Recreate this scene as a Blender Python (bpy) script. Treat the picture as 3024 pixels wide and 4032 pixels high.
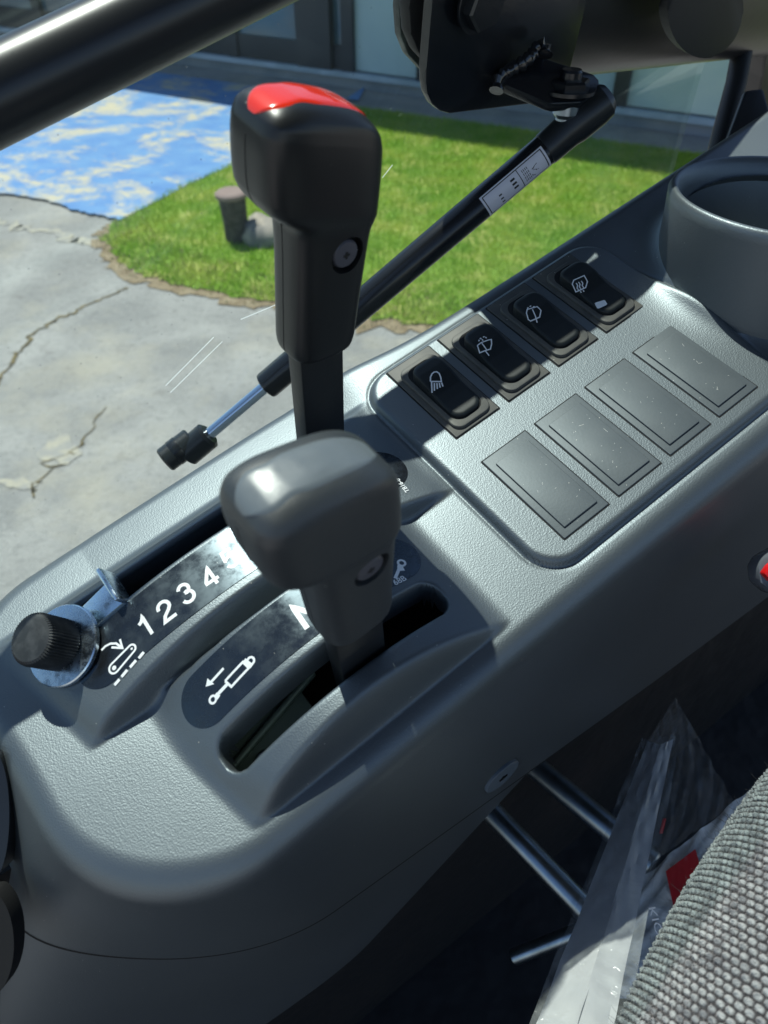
import bpy, bmesh, math, random
import numpy as np
from mathutils import Matrix, Vector
from mathutils.bvhtree import BVHTree

random.seed(4); rng = np.random.default_rng(7)
S = bpy.context.scene
for o in list(bpy.data.objects): bpy.data.objects.remove(o)
col = S.collection

# ------------------------------------------------------------------ camera
EYE = 2.0                      # metres above the ground outside
PITCH = math.radians(42)
cd = bpy.data.cameras.new('camera'); cam = bpy.data.objects.new('camera', cd); col.objects.link(cam)
cam.location = (0, 0, EYE); cam.rotation_euler = (math.radians(90) - PITCH, 0, 0)
cd.sensor_fit = 'VERTICAL'; cd.sensor_height = 36; cd.sensor_width = 27
cd.lens = 36 * 3000 / 4032; cd.clip_start = .01; cd.clip_end = 300
cd.dof.use_dof = True; cd.dof.focus_distance = .33; cd.dof.aperture_fstop = 15
S.camera = cam
S.render.resolution_x = 768; S.render.resolution_y = 1024

# ------------------------------------------------------------------ sky and sun
SUN = Vector((-.240, .331, .9126)).normalized()
elev = math.asin(SUN.z); az = math.atan2(SUN.x, SUN.y)
w = bpy.data.worlds.new('World'); S.world = w; w.use_nodes = True
nt = w.node_tree; bg = nt.nodes['Background']
sky = nt.nodes.new('ShaderNodeTexSky'); sky.sky_type = 'NISHITA'; sky.sun_disc = False
sky.sun_elevation = elev; sky.sun_rotation = az; sky.altitude = 800; sky.dust_density = .6
nt.links.new(sky.outputs[0], bg.inputs[0]); bg.inputs[1].default_value = .11
sd = bpy.data.lights.new('sun', 'SUN'); sd.energy = 4.6; sd.angle = math.radians(.55); sd.color = (1, .95, .87)
so = bpy.data.objects.new('sun', sd); col.objects.link(so)
so.rotation_euler = SUN.to_track_quat('Z', 'Y').to_euler(); so.location = (-2, 3, 8)
S.view_settings.view_transform = 'Standard'; S.view_settings.look = 'None'
S.view_settings.exposure = .42; S.view_settings.gamma = 1
S.cycles.max_bounces = 8; S.cycles.transparent_max_bounces = 12

# ------------------------------------------------------------------ frames
# console frame: millimetres; x to the rear of the cab, y outboard, z out of the console top
c_, s_ = math.cos(PITCH), math.sin(PITCH)
WC = np.array([[1, 0, 0], [0, -s_, c_], [0, -c_, -s_]])
RC = np.array([[.78402072, -.6169323, -.0686006], [-.56067127, -.65639321, -.5047729], [.26638174, .4342148, -.86052209]])
TC = np.array([1.12224149, -60.28886262, 344.83576693])
MR = WC @ RC
MT = np.array([0, 0, EYE]) + WC @ TC / 1000
M = Matrix([[*MR[i], MT[i]] for i in range(3)] + [[0, 0, 0, 1]])
UPC = np.array([.238, .197, .951])           # world up in the console frame

def ray(px, py): return np.array([(px * 3024 / 1659 - 1512) / 3000, (py * 3024 / 1659 - 2016) / 3000, 1.])
def onz(px, py, z=0.):
    d = ray(px, py); n = RC[:, 2]; return RC.T @ (d * (z + n @ TC) / (n @ d) - TC)
def ony(px, py, y):
    d = RC.T @ ray(px, py); c = -RC.T @ TC; return c + d * (y - c[1]) / d[1]
def onx(px, py, x):
    d = RC.T @ ray(px, py); c = -RC.T @ TC; return c + d * (x - c[0]) / d[0]
def atd(px, py, D): return RC.T @ (ray(px, py) * D - TC)      # console mm at depth D mm
def gnd(px, py, z=0.):
    d = WC @ ray(px, py); return d * (EYE - z) / (-d[2]) + np.array([0, 0, EYE])
C1 = lambda x, y: ((x * .66305) / 1.8228, (y * .66305 + 2000) / 1.8228)
C2 = lambda x, y: ((x * .72333 + 700) / 1.8228, (y * .72333 + 1600) / 1.8228)
C3 = lambda x, y: ((x * .78360 + 1400) / 1.8228, (y * .78360 + 900) / 1.8228)

# ------------------------------------------------------------------ objects
def tag(o, label=None, cat=None, group=None, kind=None):
    if label: o['label'] = label
    if cat: o['category'] = cat
    if group: o['group'] = group
    if kind: o['kind'] = kind
    return o
def thing(name, label, cat, base=(0, 0, 0), group=None, frame='c'):
    o = bpy.data.objects.new(name, None); col.objects.link(o); o.empty_display_size = .02
    if frame == 'c': o.matrix_world = M @ Matrix.Translation(Vector(base) / 1000)
    else: o.matrix_world = Matrix.Translation(Vector(base))
    o['base'] = [float(b) for b in base]; o['frame'] = frame
    return tag(o, label, cat, group)
def mesh(name, V, F, mat, parent=None, smooth=30, frame='c'):
    """V in console mm (or world metres when frame='w'). Child vertices are stored relative to the thing's base."""
    V = np.asarray(V, float)
    root = parent
    while root is not None and root.parent is not None: root = root.parent
    if root is not None: frame = root['frame']; base = np.array(list(root['base']))
    else: base = V.mean(0) if frame == 'c' else np.zeros(3)
    sc = .001 if frame == 'c' else 1.
    L = (V - base) * sc
    me = bpy.data.meshes.new(name); me.from_pydata(L.tolist(), [], F)
    me.validate(); me.update()
    bm = bmesh.new(); bm.from_mesh(me); bmesh.ops.recalc_face_normals(bm, faces=bm.faces); bm.to_mesh(me); bm.free()
    me.polygons.foreach_set('use_smooth', [smooth > 0] * len(me.polygons))
    if smooth > 0: me.set_sharp_from_angle(angle=math.radians(smooth))
    me.materials.append(mat)
    o = bpy.data.objects.new(name, me); col.objects.link(o)
    if parent is not None: o.parent = parent
    elif frame == 'c': o.matrix_world = M @ Matrix.Translation(Vector(base) / 1000)
    return o

# ------------------------------------------------------------------ shapes -> (V, F)
def join(*parts):
    V, F, n = [], [], 0
    for v, f in parts:
        v = np.asarray(v, float); V.append(v); F += [tuple(i + n for i in q) for q in f]; n += len(v)
    return np.vstack(V), F
def frame_of(ax):
    ax = np.asarray(ax, float); ax = ax / np.linalg.norm(ax)
    a = np.array([0, 0, 1.]) if abs(ax[2]) < .9 else np.array([1., 0, 0])
    u = np.cross(a, ax); u /= np.linalg.norm(u); return u, np.cross(ax, u), ax
def lathe(prof, c, ax=(0, 0, 1), n=48, flute=None):
    """prof: list of (r, h)."""
    u, v, a = frame_of(ax); V = []; F = []
    for k, (r, h) in enumerate(prof):
        for i in range(n):
            t = 2 * math.pi * i / n; rr = r
            if flute and flute[0] <= k <= flute[1] and i % 2: rr = r - flute[2]
            V.append(np.asarray(c) + u * rr * math.cos(t) + v * rr * math.sin(t) + a * h)
    for k in range(len(prof) - 1):
        for i in range(n):
            j = (i + 1) % n; F.append((k * n + i, k * n + j, (k + 1) * n + j, (k + 1) * n + i))
    F.append(tuple(range(n))[::-1]); F.append(tuple((len(prof) - 1) * n + i for i in range(n)))
    return np.array(V), F
def tube(p, q, r, n=32, bev=.6):
    p = np.asarray(p, float); q = np.asarray(q, float); L = np.linalg.norm(q - p)
    return lathe([(r - bev, 0), (r, bev), (r, L - bev), (r - bev, L)], p, q - p, n)
def path_tube(pts, r, n=10):
    pts = [np.asarray(p, float) for p in pts]; V = []; F = []
    for k, p in enumerate(pts):
        d = pts[min(k + 1, len(pts) - 1)] - pts[max(k - 1, 0)]; u, v, a = frame_of(d)
        for i in range(n):
            t = 2 * math.pi * i / n; V.append(p + (u * math.cos(t) + v * math.sin(t)) * r)
    for k in range(len(pts) - 1):
        for i in range(n):
            j = (i + 1) % n; F.append((k * n + i, k * n + j, (k + 1) * n + j, (k + 1) * n + i))
    F.append(tuple(range(n))[::-1]); F.append(tuple((len(pts) - 1) * n + i for i in range(n)))
    return np.array(V), F
def rrect(x0, x1, y0, y1, r, n=6):
    P = []
    for cx, cy, a0 in ((x1 - r, y1 - r, 0), (x0 + r, y1 - r, 90), (x0 + r, y0 + r, 180), (x1 - r, y0 + r, 270)):
        for k in range(n + 1):
            a = math.radians(a0 + 90 * k / n); P.append((cx + r * math.cos(a), cy + r * math.sin(a)))
    return P
def prism(poly, z0, z1, bev=.4, nb=3, zf=None):
    """poly (x,y) CCW, with a rounded top edge; zf(x,y) may add height to the top."""
    poly = np.array(poly, float); c = poly.mean(0); V = []; F = []; n = len(poly)
    prev = np.roll(poly, 1, 0); nxt = np.roll(poly, -1, 0)
    t = nxt - prev; t /= np.linalg.norm(t, axis=1)[:, None] + 1e-9; nrm = np.stack([t[:, 1], -t[:, 0]], 1)
    rings = [(0, z0)]
    for k in range(nb + 1):
        a = math.pi / 2 * k / nb; rings.append((bev * (1 - math.cos(a)), z1 - bev + bev * math.sin(a)))
    for ins, z in rings:
        P = poly - nrm * ins
        for x, y in P: V.append((x, y, z + (zf(x, y) if zf and z > z0 else 0)))
    m = len(rings)
    for k in range(m - 1):
        for i in range(n):
            j = (i + 1) % n; F.append((k * n + i, k * n + j, (k + 1) * n + j, (k + 1) * n + i))
    F.append(tuple(range(n))[::-1])
    F.append(tuple((m - 1) * n + i for i in range(n)))
    return np.array(V), F
def bbox8(p0, p1):
    x0, y0, z0 = p0; x1, y1, z1 = p1
    V = [(x, y, z) for x in (x0, x1) for y in (y0, y1) for z in (z0, z1)]
    return np.array(V, float), [(0, 1, 3, 2), (4, 6, 7, 5), (0, 4, 5, 1), (2, 3, 7, 6), (0, 2, 6, 4), (1, 5, 7, 3)]
def bevelled(V, F, w, seg=3):
    bm = bmesh.new(); vs = [bm.verts.new(v) for v in V]
    for f in F: bm.faces.new([vs[i] for i in f])
    bmesh.ops.bevel(bm, geom=list(bm.edges), offset=w, segments=seg, affect='EDGES', profile=.5)
    bm.verts.index_update(); out = np.array([v.co[:] for v in bm.verts]); FF = [tuple(v.index for v in f.verts) for f in bm.faces]; bm.free()
    return out, FF
def box(p0, p1, bev=0, seg=2):
    V, F = bbox8(p0, p1); return bevelled(V, F, bev, seg) if bev else (V, F)
def plate(P, th, bev=0):
    """P: 3-D outline roughly in a plane; thickened by th along minus its normal."""
    P = np.asarray(P, float); c = P.mean(0); n = np.zeros(3)
    for i in range(len(P)): n += np.cross(P[i] - c, P[(i + 1) % len(P)] - c)
    n /= np.linalg.norm(n); k = len(P); V = np.vstack([P, P - n * th])
    F = [tuple(range(k)), tuple(range(2 * k - 1, k - 1, -1))] + [(i, i + k, (i + 1) % k + k, (i + 1) % k) for i in range(k)]
    return bevelled(V, F, bev, 2) if bev else (V, F)
def xf(vf, A, t=(0, 0, 0)): return vf[0] @ np.asarray(A).T + np.asarray(t), vf[1]

# ------------------------------------------------------------------ materials
def mat(name, base, rough=.5, metal=0., spec=.5, bump=None, mottled=None, coat=0, sheen=0):
    m = bpy.data.materials.new(name); m.use_nodes = True; N = m.node_tree.nodes; L = m.node_tree.links
    p = N['Principled BSDF']; p.inputs['Base Color'].default_value = (*base, 1)
    p.inputs['Roughness'].default_value = rough; p.inputs['Metallic'].default_value = metal
    p.inputs['Specular IOR Level'].default_value = spec; p.inputs['Coat Weight'].default_value = coat
    p.inputs['Sheen Weight'].default_value = sheen
    tc = N.new('ShaderNodeTexCoord')
    def noise(scale, detail=3, dist=0):
        n = N.new('ShaderNodeTexNoise'); n.inputs['Scale'].default_value = scale; n.inputs['Detail'].default_value = detail
        n.inputs['Distortion'].default_value = dist; L.new(tc.outputs['Object'], n.inputs['Vector']); return n
    if mottled:                       # (scale, second colour, low, high)
        n = noise(mottled[0], 5, .3); r = N.new('ShaderNodeMapRange')
        r.inputs['From Min'].default_value = mottled[2]; r.inputs['From Max'].default_value = mottled[3]
        L.new(n.outputs['Fac'], r.inputs['Value'])
        mx = N.new('ShaderNodeMix'); mx.data_type = 'RGBA'; L.new(r.outputs[0], mx.inputs['Factor'])
        mx.inputs[6].default_value = (*base, 1); mx.inputs[7].default_value = (*mottled[1], 1)
        L.new(mx.outputs[2], p.inputs['Base Color'])
    last = None
    for b in (bump or []):            # (kind, scale, strength, distance)
        if b[0] == 'noise': s = noise(b[1], 2).outputs['Fac']
        else:
            v = N.new('ShaderNodeTexVoronoi'); v.inputs['Scale'].default_value = b[1]; v.feature = 'SMOOTH_F1'; v.inputs['Smoothness'].default_value = .6
            nn = noise(b[1] * .6, 2); mixv = N.new('ShaderNodeVectorMath'); mixv.operation = 'MULTIPLY_ADD'
            L.new(nn.outputs['Color'], mixv.inputs[0]); mixv.inputs[1].default_value = (.9 / b[1],) * 3
            L.new(tc.outputs['Object'], mixv.inputs[2]); L.new(mixv.outputs[0], v.inputs['Vector']); s = v.outputs['Distance']
        bn = N.new('ShaderNodeBump'); bn.inputs['Strength'].default_value = b[2]; bn.inputs['Distance'].default_value = b[3]
        L.new(s, bn.inputs['Height'])
        if last: L.new(last, bn.inputs['Normal'])
        last = bn.outputs[0]
    if last: L.new(last, p.inputs['Normal'])
    m['p'] = 1
    return m
def smudged(m, scale, lo, hi, stretch=None):
    N = m.node_tree.nodes; L = m.node_tree.links; p = N['Principled BSDF']
    tc = N.new('ShaderNodeTexCoord'); mp = N.new('ShaderNodeMapping'); L.new(tc.outputs['Object'], mp.inputs[0])
    if stretch: mp.inputs['Scale'].default_value = stretch; mp.inputs['Rotation'].default_value = (0, 0, .7)
    n = N.new('ShaderNodeTexNoise'); n.inputs['Scale'].default_value = scale; n.inputs['Detail'].default_value = 6; n.inputs['Roughness'].default_value = .7
    L.new(mp.outputs[0], n.inputs['Vector'])
    r = N.new('ShaderNodeMapRange'); r.inputs['From Min'].default_value = .35; r.inputs['From Max'].default_value = .7
    r.inputs['To Min'].default_value = lo; r.inputs['To Max'].default_value = hi
    L.new(n.outputs['Fac'], r.inputs['Value']); L.new(r.outputs[0], p.inputs['Roughness']); return m

GRAIN = [('voro', 1650, .55, .0001), ('noise', 4200, .3, .00006)]
def dusty(m, amount=.35, colr=(.55, .52, .46)):
    """specks of pale dust and lint, each a fraction of a millimetre"""
    N = m.node_tree.nodes; L = m.node_tree.links; p = N['Principled BSDF']
    tc = N.new('ShaderNodeTexCoord'); v = N.new('ShaderNodeTexVoronoi'); v.inputs['Scale'].default_value = 240
    L.new(tc.outputs['Object'], v.inputs['Vector'])
    lt = N.new('ShaderNodeMath'); lt.operation = 'LESS_THAN'; L.new(v.outputs['Distance'], lt.inputs[0]); lt.inputs[1].default_value = .042
    sx = N.new('ShaderNodeSeparateColor'); L.new(v.outputs['Color'], sx.inputs[0])
    g = N.new('ShaderNodeMath'); g.operation = 'GREATER_THAN'; L.new(sx.outputs[0], g.inputs[0]); g.inputs[1].default_value = 1 - amount
    mu = N.new('ShaderNodeMath'); mu.operation = 'MULTIPLY'; L.new(lt.outputs[0], mu.inputs[0]); L.new(g.outputs[0], mu.inputs[1])
    mx = N.new('ShaderNodeMix'); mx.data_type = 'RGBA'; L.new(mu.outputs[0], mx.inputs['Factor'])
    s = p.inputs['Base Color']
    if s.is_linked: L.new(s.links[0].from_socket, mx.inputs[6])
    else: mx.inputs[6].default_value = s.default_value[:]
    mx.inputs[7].default_value = (*colr, 1); L.new(mx.outputs[2], s); return m

m_cons = dusty(mat('console_plastic', (.038, .045, .051), .46, spec=.92, bump=GRAIN, mottled=(14, (.049, .057, .063), .35, .7)), .3)
m_cons.node_tree.nodes['Principled BSDF'].inputs['IOR'].default_value = 1.78
m_cons.node_tree.nodes['Principled BSDF'].inputs['Specular Tint'].default_value = (.80, .92, 1, 1)
m_cover = dusty(mat('cover_plastic', (.045, .054, .062), .54, spec=.8, bump=[('noise', 900, .25, .0001)], mottled=(60, (.066, .074, .080), .45, .8)), .8)
m_cover.node_tree.nodes['Principled BSDF'].inputs['IOR'].default_value = 1.6
m_cover.node_tree.nodes['Principled BSDF'].inputs['Specular Tint'].default_value = (.84, .94, 1, 1)
m_bezel = dusty(mat('bezel_plastic', (.062, .063, .060), .55, bump=[('noise', 1500, .3, .0001)], mottled=(90, (.11, .105, .09), .4, .8)), .6)
m_rock = mat('rocker_plastic', (.010, .014, .016), .5, spec=.35, bump=[('noise', 2500, .15, .00005)])
m_black = mat('gap_black', (.004, .004, .005), .8)  # flat black: shade of gaps put in as colour, also the dark trim lip
m_grip = dusty(mat('grip_plastic', (.0125, .0135, .0145), .36, spec=.5, bump=[('noise', 1300, .22, .00008)]), .12)
m_grip2 = dusty(mat('grip_plastic_sunlit', (.024, .029, .033), .5, spec=.9, bump=[('noise', 520, .35, .00022)]), .2)  # grip plastic again, paler: sun haze and sky sheen put into its colour
m_red = mat('red_cap', (.88, .035, .012), .16, coat=.6)
m_gcap = smudged(mat('grey_cap', (.13, .15, .165), .3, coat=.15, bump=[('noise', 700, .12, .0001)]), 160, .3, .5)
m_steelb = mat('black_steel', (.012, .014, .016), .38, spec=.5, bump=[('noise', 420, .3, .00025)])
m_paint = mat('black_paint', (.008, .010, .013), .27, spec=.6, bump=[('noise', 260, .18, .0004), ('noise', 1500, .12, .0001)])
m_satin = mat('satin_black_tube', (.010, .011, .013), .24, spec=.55, bump=[('noise', 1500, .08, .00005)])
m_label = dusty(smudged(mat('label_black', (.010, .011, .013), .2, spec=1., bump=[('noise', 120, .06, .0004)]), 75, .13, .44), .5)
m_label.node_tree.nodes['Principled BSDF'].inputs['Specular Tint'].default_value = (.68, .86, 1, 1)
m_white = mat('white_ink', (.8, .82, .84), .4)
m_ink = mat('black_ink', (.01, .01, .01), .5)
m_zinc = smudged(mat('zinc', (.66, .76, .84), .25, metal=1, bump=[('noise', 300, .1, .0003)]), 300, .15, .4)
m_chrome = mat('chrome_rod', (.62, .68, .75), .14, metal=1)
m_zincd = mat('zinc_rod', (.33, .40, .46), .3, metal=1, mottled=(60, (.22, .27, .3), .4, .7))
m_rubber = mat('rubber_black', (.008, .009, .010), .6)
m_ball = mat('socket_plastic', (.014, .017, .019), .32)
m_screw = mat('screw_dark', (.10, .10, .12), .45, metal=.3)
m_dark = mat('dark_inside', (.006, .006, .006), .7)
m_dplate = mat('dark_green_plate', (.24, .32, .28), .5, metal=.3)

# ================================================================== LARGE STRUCTURE OUTSIDE
def gsheet(name, pts, z, m, kind='structure', step=.45):
    """flat sheet with a clean triangulation"""
    from mathutils.geometry import delaunay_2d_cdt
    P = [Vector((float(p[0]), float(p[1]))) for p in pts]; A = np.array([p[:] for p in P]); lo, hi = A.min(0), A.max(0)
    if (hi - lo).max() < 40:
        gx, gy = np.meshgrid(np.arange(lo[0], hi[0], step), np.arange(lo[1], hi[1], step)); G = np.stack([gx.ravel(), gy.ravel()], 1) + rng.uniform(-.1, .1, (gx.size, 2))
        G = G[inside(G, [tuple(a) for a in A])]; G = [Vector((float(a), float(b))) for a, b in G if np.min(np.hypot(A[:, 0] - a, A[:, 1] - b)) > .12]
    else: G = []
    n = len(P); V2, E2, F2 = delaunay_2d_cdt(P + G, [(k, (k + 1) % n) for k in range(n)], [list(range(n))], 1, 1e-4)[:3]
    me = bpy.data.meshes.new(name); me.from_pydata([(v.x, v.y, z) for v in V2], [], [tuple(f) for f in F2]); me.update()
    if len(me.polygons) and me.polygons[0].normal.z < 0: me.flip_normals()
    me.materials.append(m); o = bpy.data.objects.new(name, me); col.objects.link(o)
    if kind: o['kind'] = kind
    return o
def inside(P, poly):
    x, y = P[:, 0], P[:, 1]; r = np.zeros(len(P), bool); j = len(poly) - 1
    for i in range(len(poly)):
        xi, yi = poly[i]; xj, yj = poly[j]
        c = ((yi > y) != (yj > y)) & (x < (xj - xi) * (y - yi) / (yj - yi + 1e-12) + xi); r ^= c; j = i
    return r
m_asph = dusty(mat('old_asphalt', (.25, .25, .242), .9, bump=[('noise', 90, .8, .012), ('noise', 8, .4, .02)], mottled=(2.4, (.36, .357, .34), .36, .66)), .0)
def gritty(m, layers):
    """extra stains: each layer mixes a colour in by its own noise"""
    N = m.node_tree.nodes; L = m.node_tree.links; p = N['Principled BSDF']; tc = N.new('ShaderNodeTexCoord')
    for sc, lo, hi, colr, k in layers:
        n = N.new('ShaderNodeTexNoise'); n.inputs['Scale'].default_value = sc; n.inputs['Detail'].default_value = 7; n.inputs['Roughness'].default_value = .65; L.new(tc.outputs['Object'], n.inputs['Vector'])
        r = N.new('ShaderNodeMapRange'); r.inputs['From Min'].default_value = lo; r.inputs['From Max'].default_value = hi; r.inputs['To Max'].default_value = k; L.new(n.outputs['Fac'], r.inputs['Value'])
        mx = N.new('ShaderNodeMix'); mx.data_type = 'RGBA'; L.new(r.outputs[0], mx.inputs['Factor']); L.new(p.inputs['Base Color'].links[0].from_socket, mx.inputs[6]); mx.inputs[7].default_value = (*colr, 1)
        L.new(mx.outputs[2], p.inputs['Base Color'])
gritty(m_asph, [(26, .5, .72, (.15, .15, .145), .55), (55, .56, .7, (.5, .49, .45), .6), (1.1, .52, .66, (.42, .39, .31), .6), (5, .6, .7, (.17, .16, .15), .5)])
m_earth = mat('dry_soil', (.20, .15, .09), .95, mottled=(12, (.32, .26, .17), .35, .7), bump=[('noise', 40, .6, .02)])
m_turf = mat('turf_soil', (.18, .30, .035), .95, mottled=(4, (.40, .40, .12), .45, .68), bump=[('noise', 60, .6, .02)])
m_blue = mat('worn_blue_paint', (.085, .25, .62), .6)
def worn_paint(m):
    N = m.node_tree.nodes; L = m.node_tree.links; p = N['Principled BSDF']
    tc = N.new('ShaderNodeTexCoord'); mp = N.new('ShaderNodeMapping'); L.new(tc.outputs['Object'], mp.inputs[0])
    mp.inputs['Rotation'].default_value = (0, 0, .5); mp.inputs['Scale'].default_value = (1, 1.25, 1)
    fac = None
    for sc, lo, hi, dt in ((1.5, .49, .58, 14), (8, .3, .5, 8)):
        n = N.new('ShaderNodeTexNoise'); n.inputs['Scale'].default_value = sc; n.inputs['Detail'].default_value = dt; n.inputs['Roughness'].default_value = .72; n.inputs['Distortion'].default_value = .35
        L.new(mp.outputs[0], n.inputs['Vector'])
        r = N.new('ShaderNodeMapRange'); r.inputs['From Min'].default_value = lo; r.inputs['From Max'].default_value = hi; L.new(n.outputs['Fac'], r.inputs['Value'])
        if fac is None: fac = r.outputs[0]
        else:
            k = N.new('ShaderNodeMath'); k.operation = 'MULTIPLY'; L.new(fac, k.inputs[0]); L.new(r.outputs[0], k.inputs[1]); fac = k.outputs[0]
    n2 = N.new('ShaderNodeTexNoise'); n2.inputs['Scale'].default_value = 5; n2.inputs['Detail'].default_value = 6; L.new(mp.outputs[0], n2.inputs['Vector'])
    bl = N.new('ShaderNodeMix'); bl.data_type = 'RGBA'; L.new(n2.outputs['Fac'], bl.inputs['Factor'])
    bl.inputs[6].default_value = (.035, .15, .46, 1); bl.inputs[7].default_value = (.17, .36, .58, 1)
    mx = N.new('ShaderNodeMix'); mx.data_type = 'RGBA'; L.new(fac, mx.inputs['Factor'])
    L.new(bl.outputs[2], mx.inputs[6]); mx.inputs[7].default_value = (.52, .47, .34, 1); L.new(mx.outputs[2], p.inputs['Base Color'])
worn_paint(m_blue)
gsheet('ground', [(-60, -40), (60, -40), (60, 80), (-60, 80)], 0, m_asph)

# lawn edge follows the ragged boundary
def rag(pts, n=14, amp=.03):
    out = []
    for i in range(len(pts) - 1):
        a = np.array(pts[i][:2]); b = np.array(pts[i + 1][:2])
        for k in range(n): out.append(a + (b - a) * k / n + rng.normal(0, amp, 2))
    out.append(np.array(pts[-1][:2])); return out
g = lambda x, y: gnd(x, y)[:2]
WL = lambda x: 9.72 - .53 * (x + 2.2)               # foot of the building wall
edge = [g(490, 365), g(400, 408), g(320, 450), g(262, 478), g(240, 492), g(234, 520), g(255, 562), g(300, 592), g(400, 620), g(560, 650), g(700, 668), g(900, 700), g(1150, 745), (3.5, 3.0), (8, 2.2)]
lawn = [(-.9, WL(-.9) - .75), (-.95, 7.2)] + [tuple(p) for p in rag(edge, 10, .025)] + [(8, WL(8) - .4), ]
soil = [(p[0] - .03 - abs(rng.normal(0, .035)), p[1] - .04 - abs(rng.normal(0, .035))) for p in lawn[1:-1]]
gsheet('soil_strip', [(-.9, 7.9)] + soil + [(8.1, 4.0)], .006, m_earth)
o = gsheet('lawn_ground', lawn, .012, m_turf)
bluep = [(-6, WL(-6) - .6), (-6, 6.2), g(0, 422), g(80, 432), g(170, 458), g(215, 470), g(260, 480), g(330, 445), g(410, 402), g(490, 366), g(620, 298), g(790, 190), (-.25, WL(-.25) - .5)]
bluep = bluep[:2] + [tuple(p) for p in rag(bluep[2:7], 8, .012)] + bluep[7:]
gsheet('painted_pavement', bluep, .018, m_blue)
# cracks in the pavement
m_crack = mat('crack_dirt', (.10, .085, .05), .95, mottled=(30, (.26, .2, .08), .45, .7))
m_lightp = mat('faded_line_paint', (.40, .375, .30), .9, mottled=(16, (.30, .295, .275), .38, .58))
def ribbon(name, pts, wd, z, m, jit=.012, label=None):
    P = rag(pts, 9, jit); V = []; F = []
    for i, p in enumerate(P):
        d = P[min(i + 1, len(P) - 1)] - P[max(i - 1, 0)]; d = d / (np.linalg.norm(d) + 1e-9); nn = np.array([-d[1], d[0]])
        ww = wd * (.5 + random.random())
        V += [(*(p + nn * ww), z), (*(p - nn * ww), z)]
    for i in range(len(P) - 1): F.append((2 * i, 2 * i + 1, 2 * i + 3, 2 * i + 2))
    me = bpy.data.meshes.new(name); me.from_pydata([tuple(map(float, v)) for v in V], [], F); me.update(); me.materials.append(m)
    ob = bpy.data.objects.new(name, me); col.objects.link(ob); ob['kind'] = 'structure'; return ob
ribbon('pavement_crack', [g(-60, 890), g(0, 826), g(40, 765), g(70, 720), g(130, 688), g(200, 655), g(275, 622)], .008, .004, m_crack)
ribbon('pavement_crack', [g(275, 600), g(245, 560), g(228, 520), g(236, 492)], .035, .0045, m_crack, .01)
ribbon('pavement_crack', [g(60, 1080), g(110, 1010), g(170, 960), g(230, 880)], .004, .004, m_crack, .02)
ribbon('painted_line', [g(-80, 460), g(0, 480), g(70, 495), g(150, 512), g(215, 535)], .04, .0035, m_lightp, .02)
gsheet('pavement_stain', [tuple(g(130 + 42 * math.cos(a) * (1 + .3 * math.sin(3 * a)), 972 + 30 * math.sin(a) * (1 + .25 * math.cos(5 * a)))) for a in np.linspace(0, 2 * math.pi, 30)[:-1]], .0036, m_lightp)
gsheet('pavement_stain', [tuple(g(40 + 38 * math.cos(a) * (1 + .3 * math.sin(2 * a)), 1045 + 12 * math.sin(a) * (1 + .25 * math.cos(5 * a)))) for a in np.linspace(0, 2 * math.pi, 30)[:-1]], .0036, m_lightp)

# grass blades (nobody could count them)
from mathutils.geometry import intersect_point_line
def inside(P, poly):
    x, y = P[:, 0], P[:, 1]; r = np.zeros(len(P), bool); j = len(poly) - 1
    for i in range(len(poly)):
        xi, yi = poly[i]; xj, yj = poly[j]
        c = ((yi > y) != (yj > y)) & (x < (xj - xi) * (y - yi) / (yj - yi + 1e-12) + xi); r ^= c; j = i
    return r
def blades(name, poly, n, h, wd, m, label, box_):
    P = np.stack([rng.uniform(box_[0], box_[1], n), rng.uniform(box_[2], box_[3], n)], 1); P = P[inside(P, poly)]; k = len(P)
    a = rng.uniform(0, math.pi * 2, k); hh = h * rng.uniform(.5, 1.2, k); ww = wd * rng.uniform(.6, 1.2, k); ln = rng.normal(0, .5, (k, 2)) * hh[:, None]
    d = np.stack([np.cos(a), np.sin(a)], 1) * ww[:, None]
    V = np.zeros((k, 3, 3)); V[:, 0, :2] = P - d; V[:, 1, :2] = P + d; V[:, :2, 2] = .012; V[:, 2, :2] = P + ln; V[:, 2, 2] = .012 + hh
    me = bpy.data.meshes.new(name); me.from_pydata(V.reshape(-1, 3).tolist(), [], np.arange(3 * k).reshape(-1, 3).tolist()); me.update()
    me.materials.append(m); ob = bpy.data.objects.new(name, me); col.objects.link(ob); tag(ob, label, 'grass', kind='stuff'); return ob
m_gr = mat('grass', (.24, .44, .03), .6, mottled=(3.1, (.46, .56, .09), .38, .66))
N = m_gr.node_tree.nodes; L = m_gr.node_tree.links; p_ = N['Principled BSDF']       # thin leaves let sunlight through
tl = N.new('ShaderNodeBsdfTranslucent'); L.new(p_.inputs['Base Color'].links[0].from_socket, tl.inputs[0]); mz = N.new('ShaderNodeMixShader'); mz.inputs[0].default_value = .45
L.new(p_.outputs[0], mz.inputs[1]); L.new(tl.outputs[0], mz.inputs[2]); L.new(mz.outputs[0], N['Material Output'].inputs[0])
m_dry = mat('dry_grass', (.42, .34, .17), .8, mottled=(20, (.25, .26, .09), .4, .6))
blades('grass', lawn, 330000, .035, .0035, m_gr, 'short bright green grass of the lawn beside the pavement', (-2, 5.5, 3.0, 9.5))
strip = [(p[0], p[1]) for p in lawn[2:-1]]
strip2 = strip + [(p[0] + .18, p[1] + .35) for p in strip[::-1]]
blades('dry_grass', strip2, 60000, .03, .004, m_dry, 'straw coloured dry grass along the edge of the lawn', (-2, 5.5, 2.5, 7))
blades('dry_grass', soil + [(p[0] + .1, p[1] + .2) for p in soil[::-1]], 30000, .02, .005, m_dry, 'dead leaves and straw on the soil strip', (-2.2, 5.5, 2.5, 7))

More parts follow.
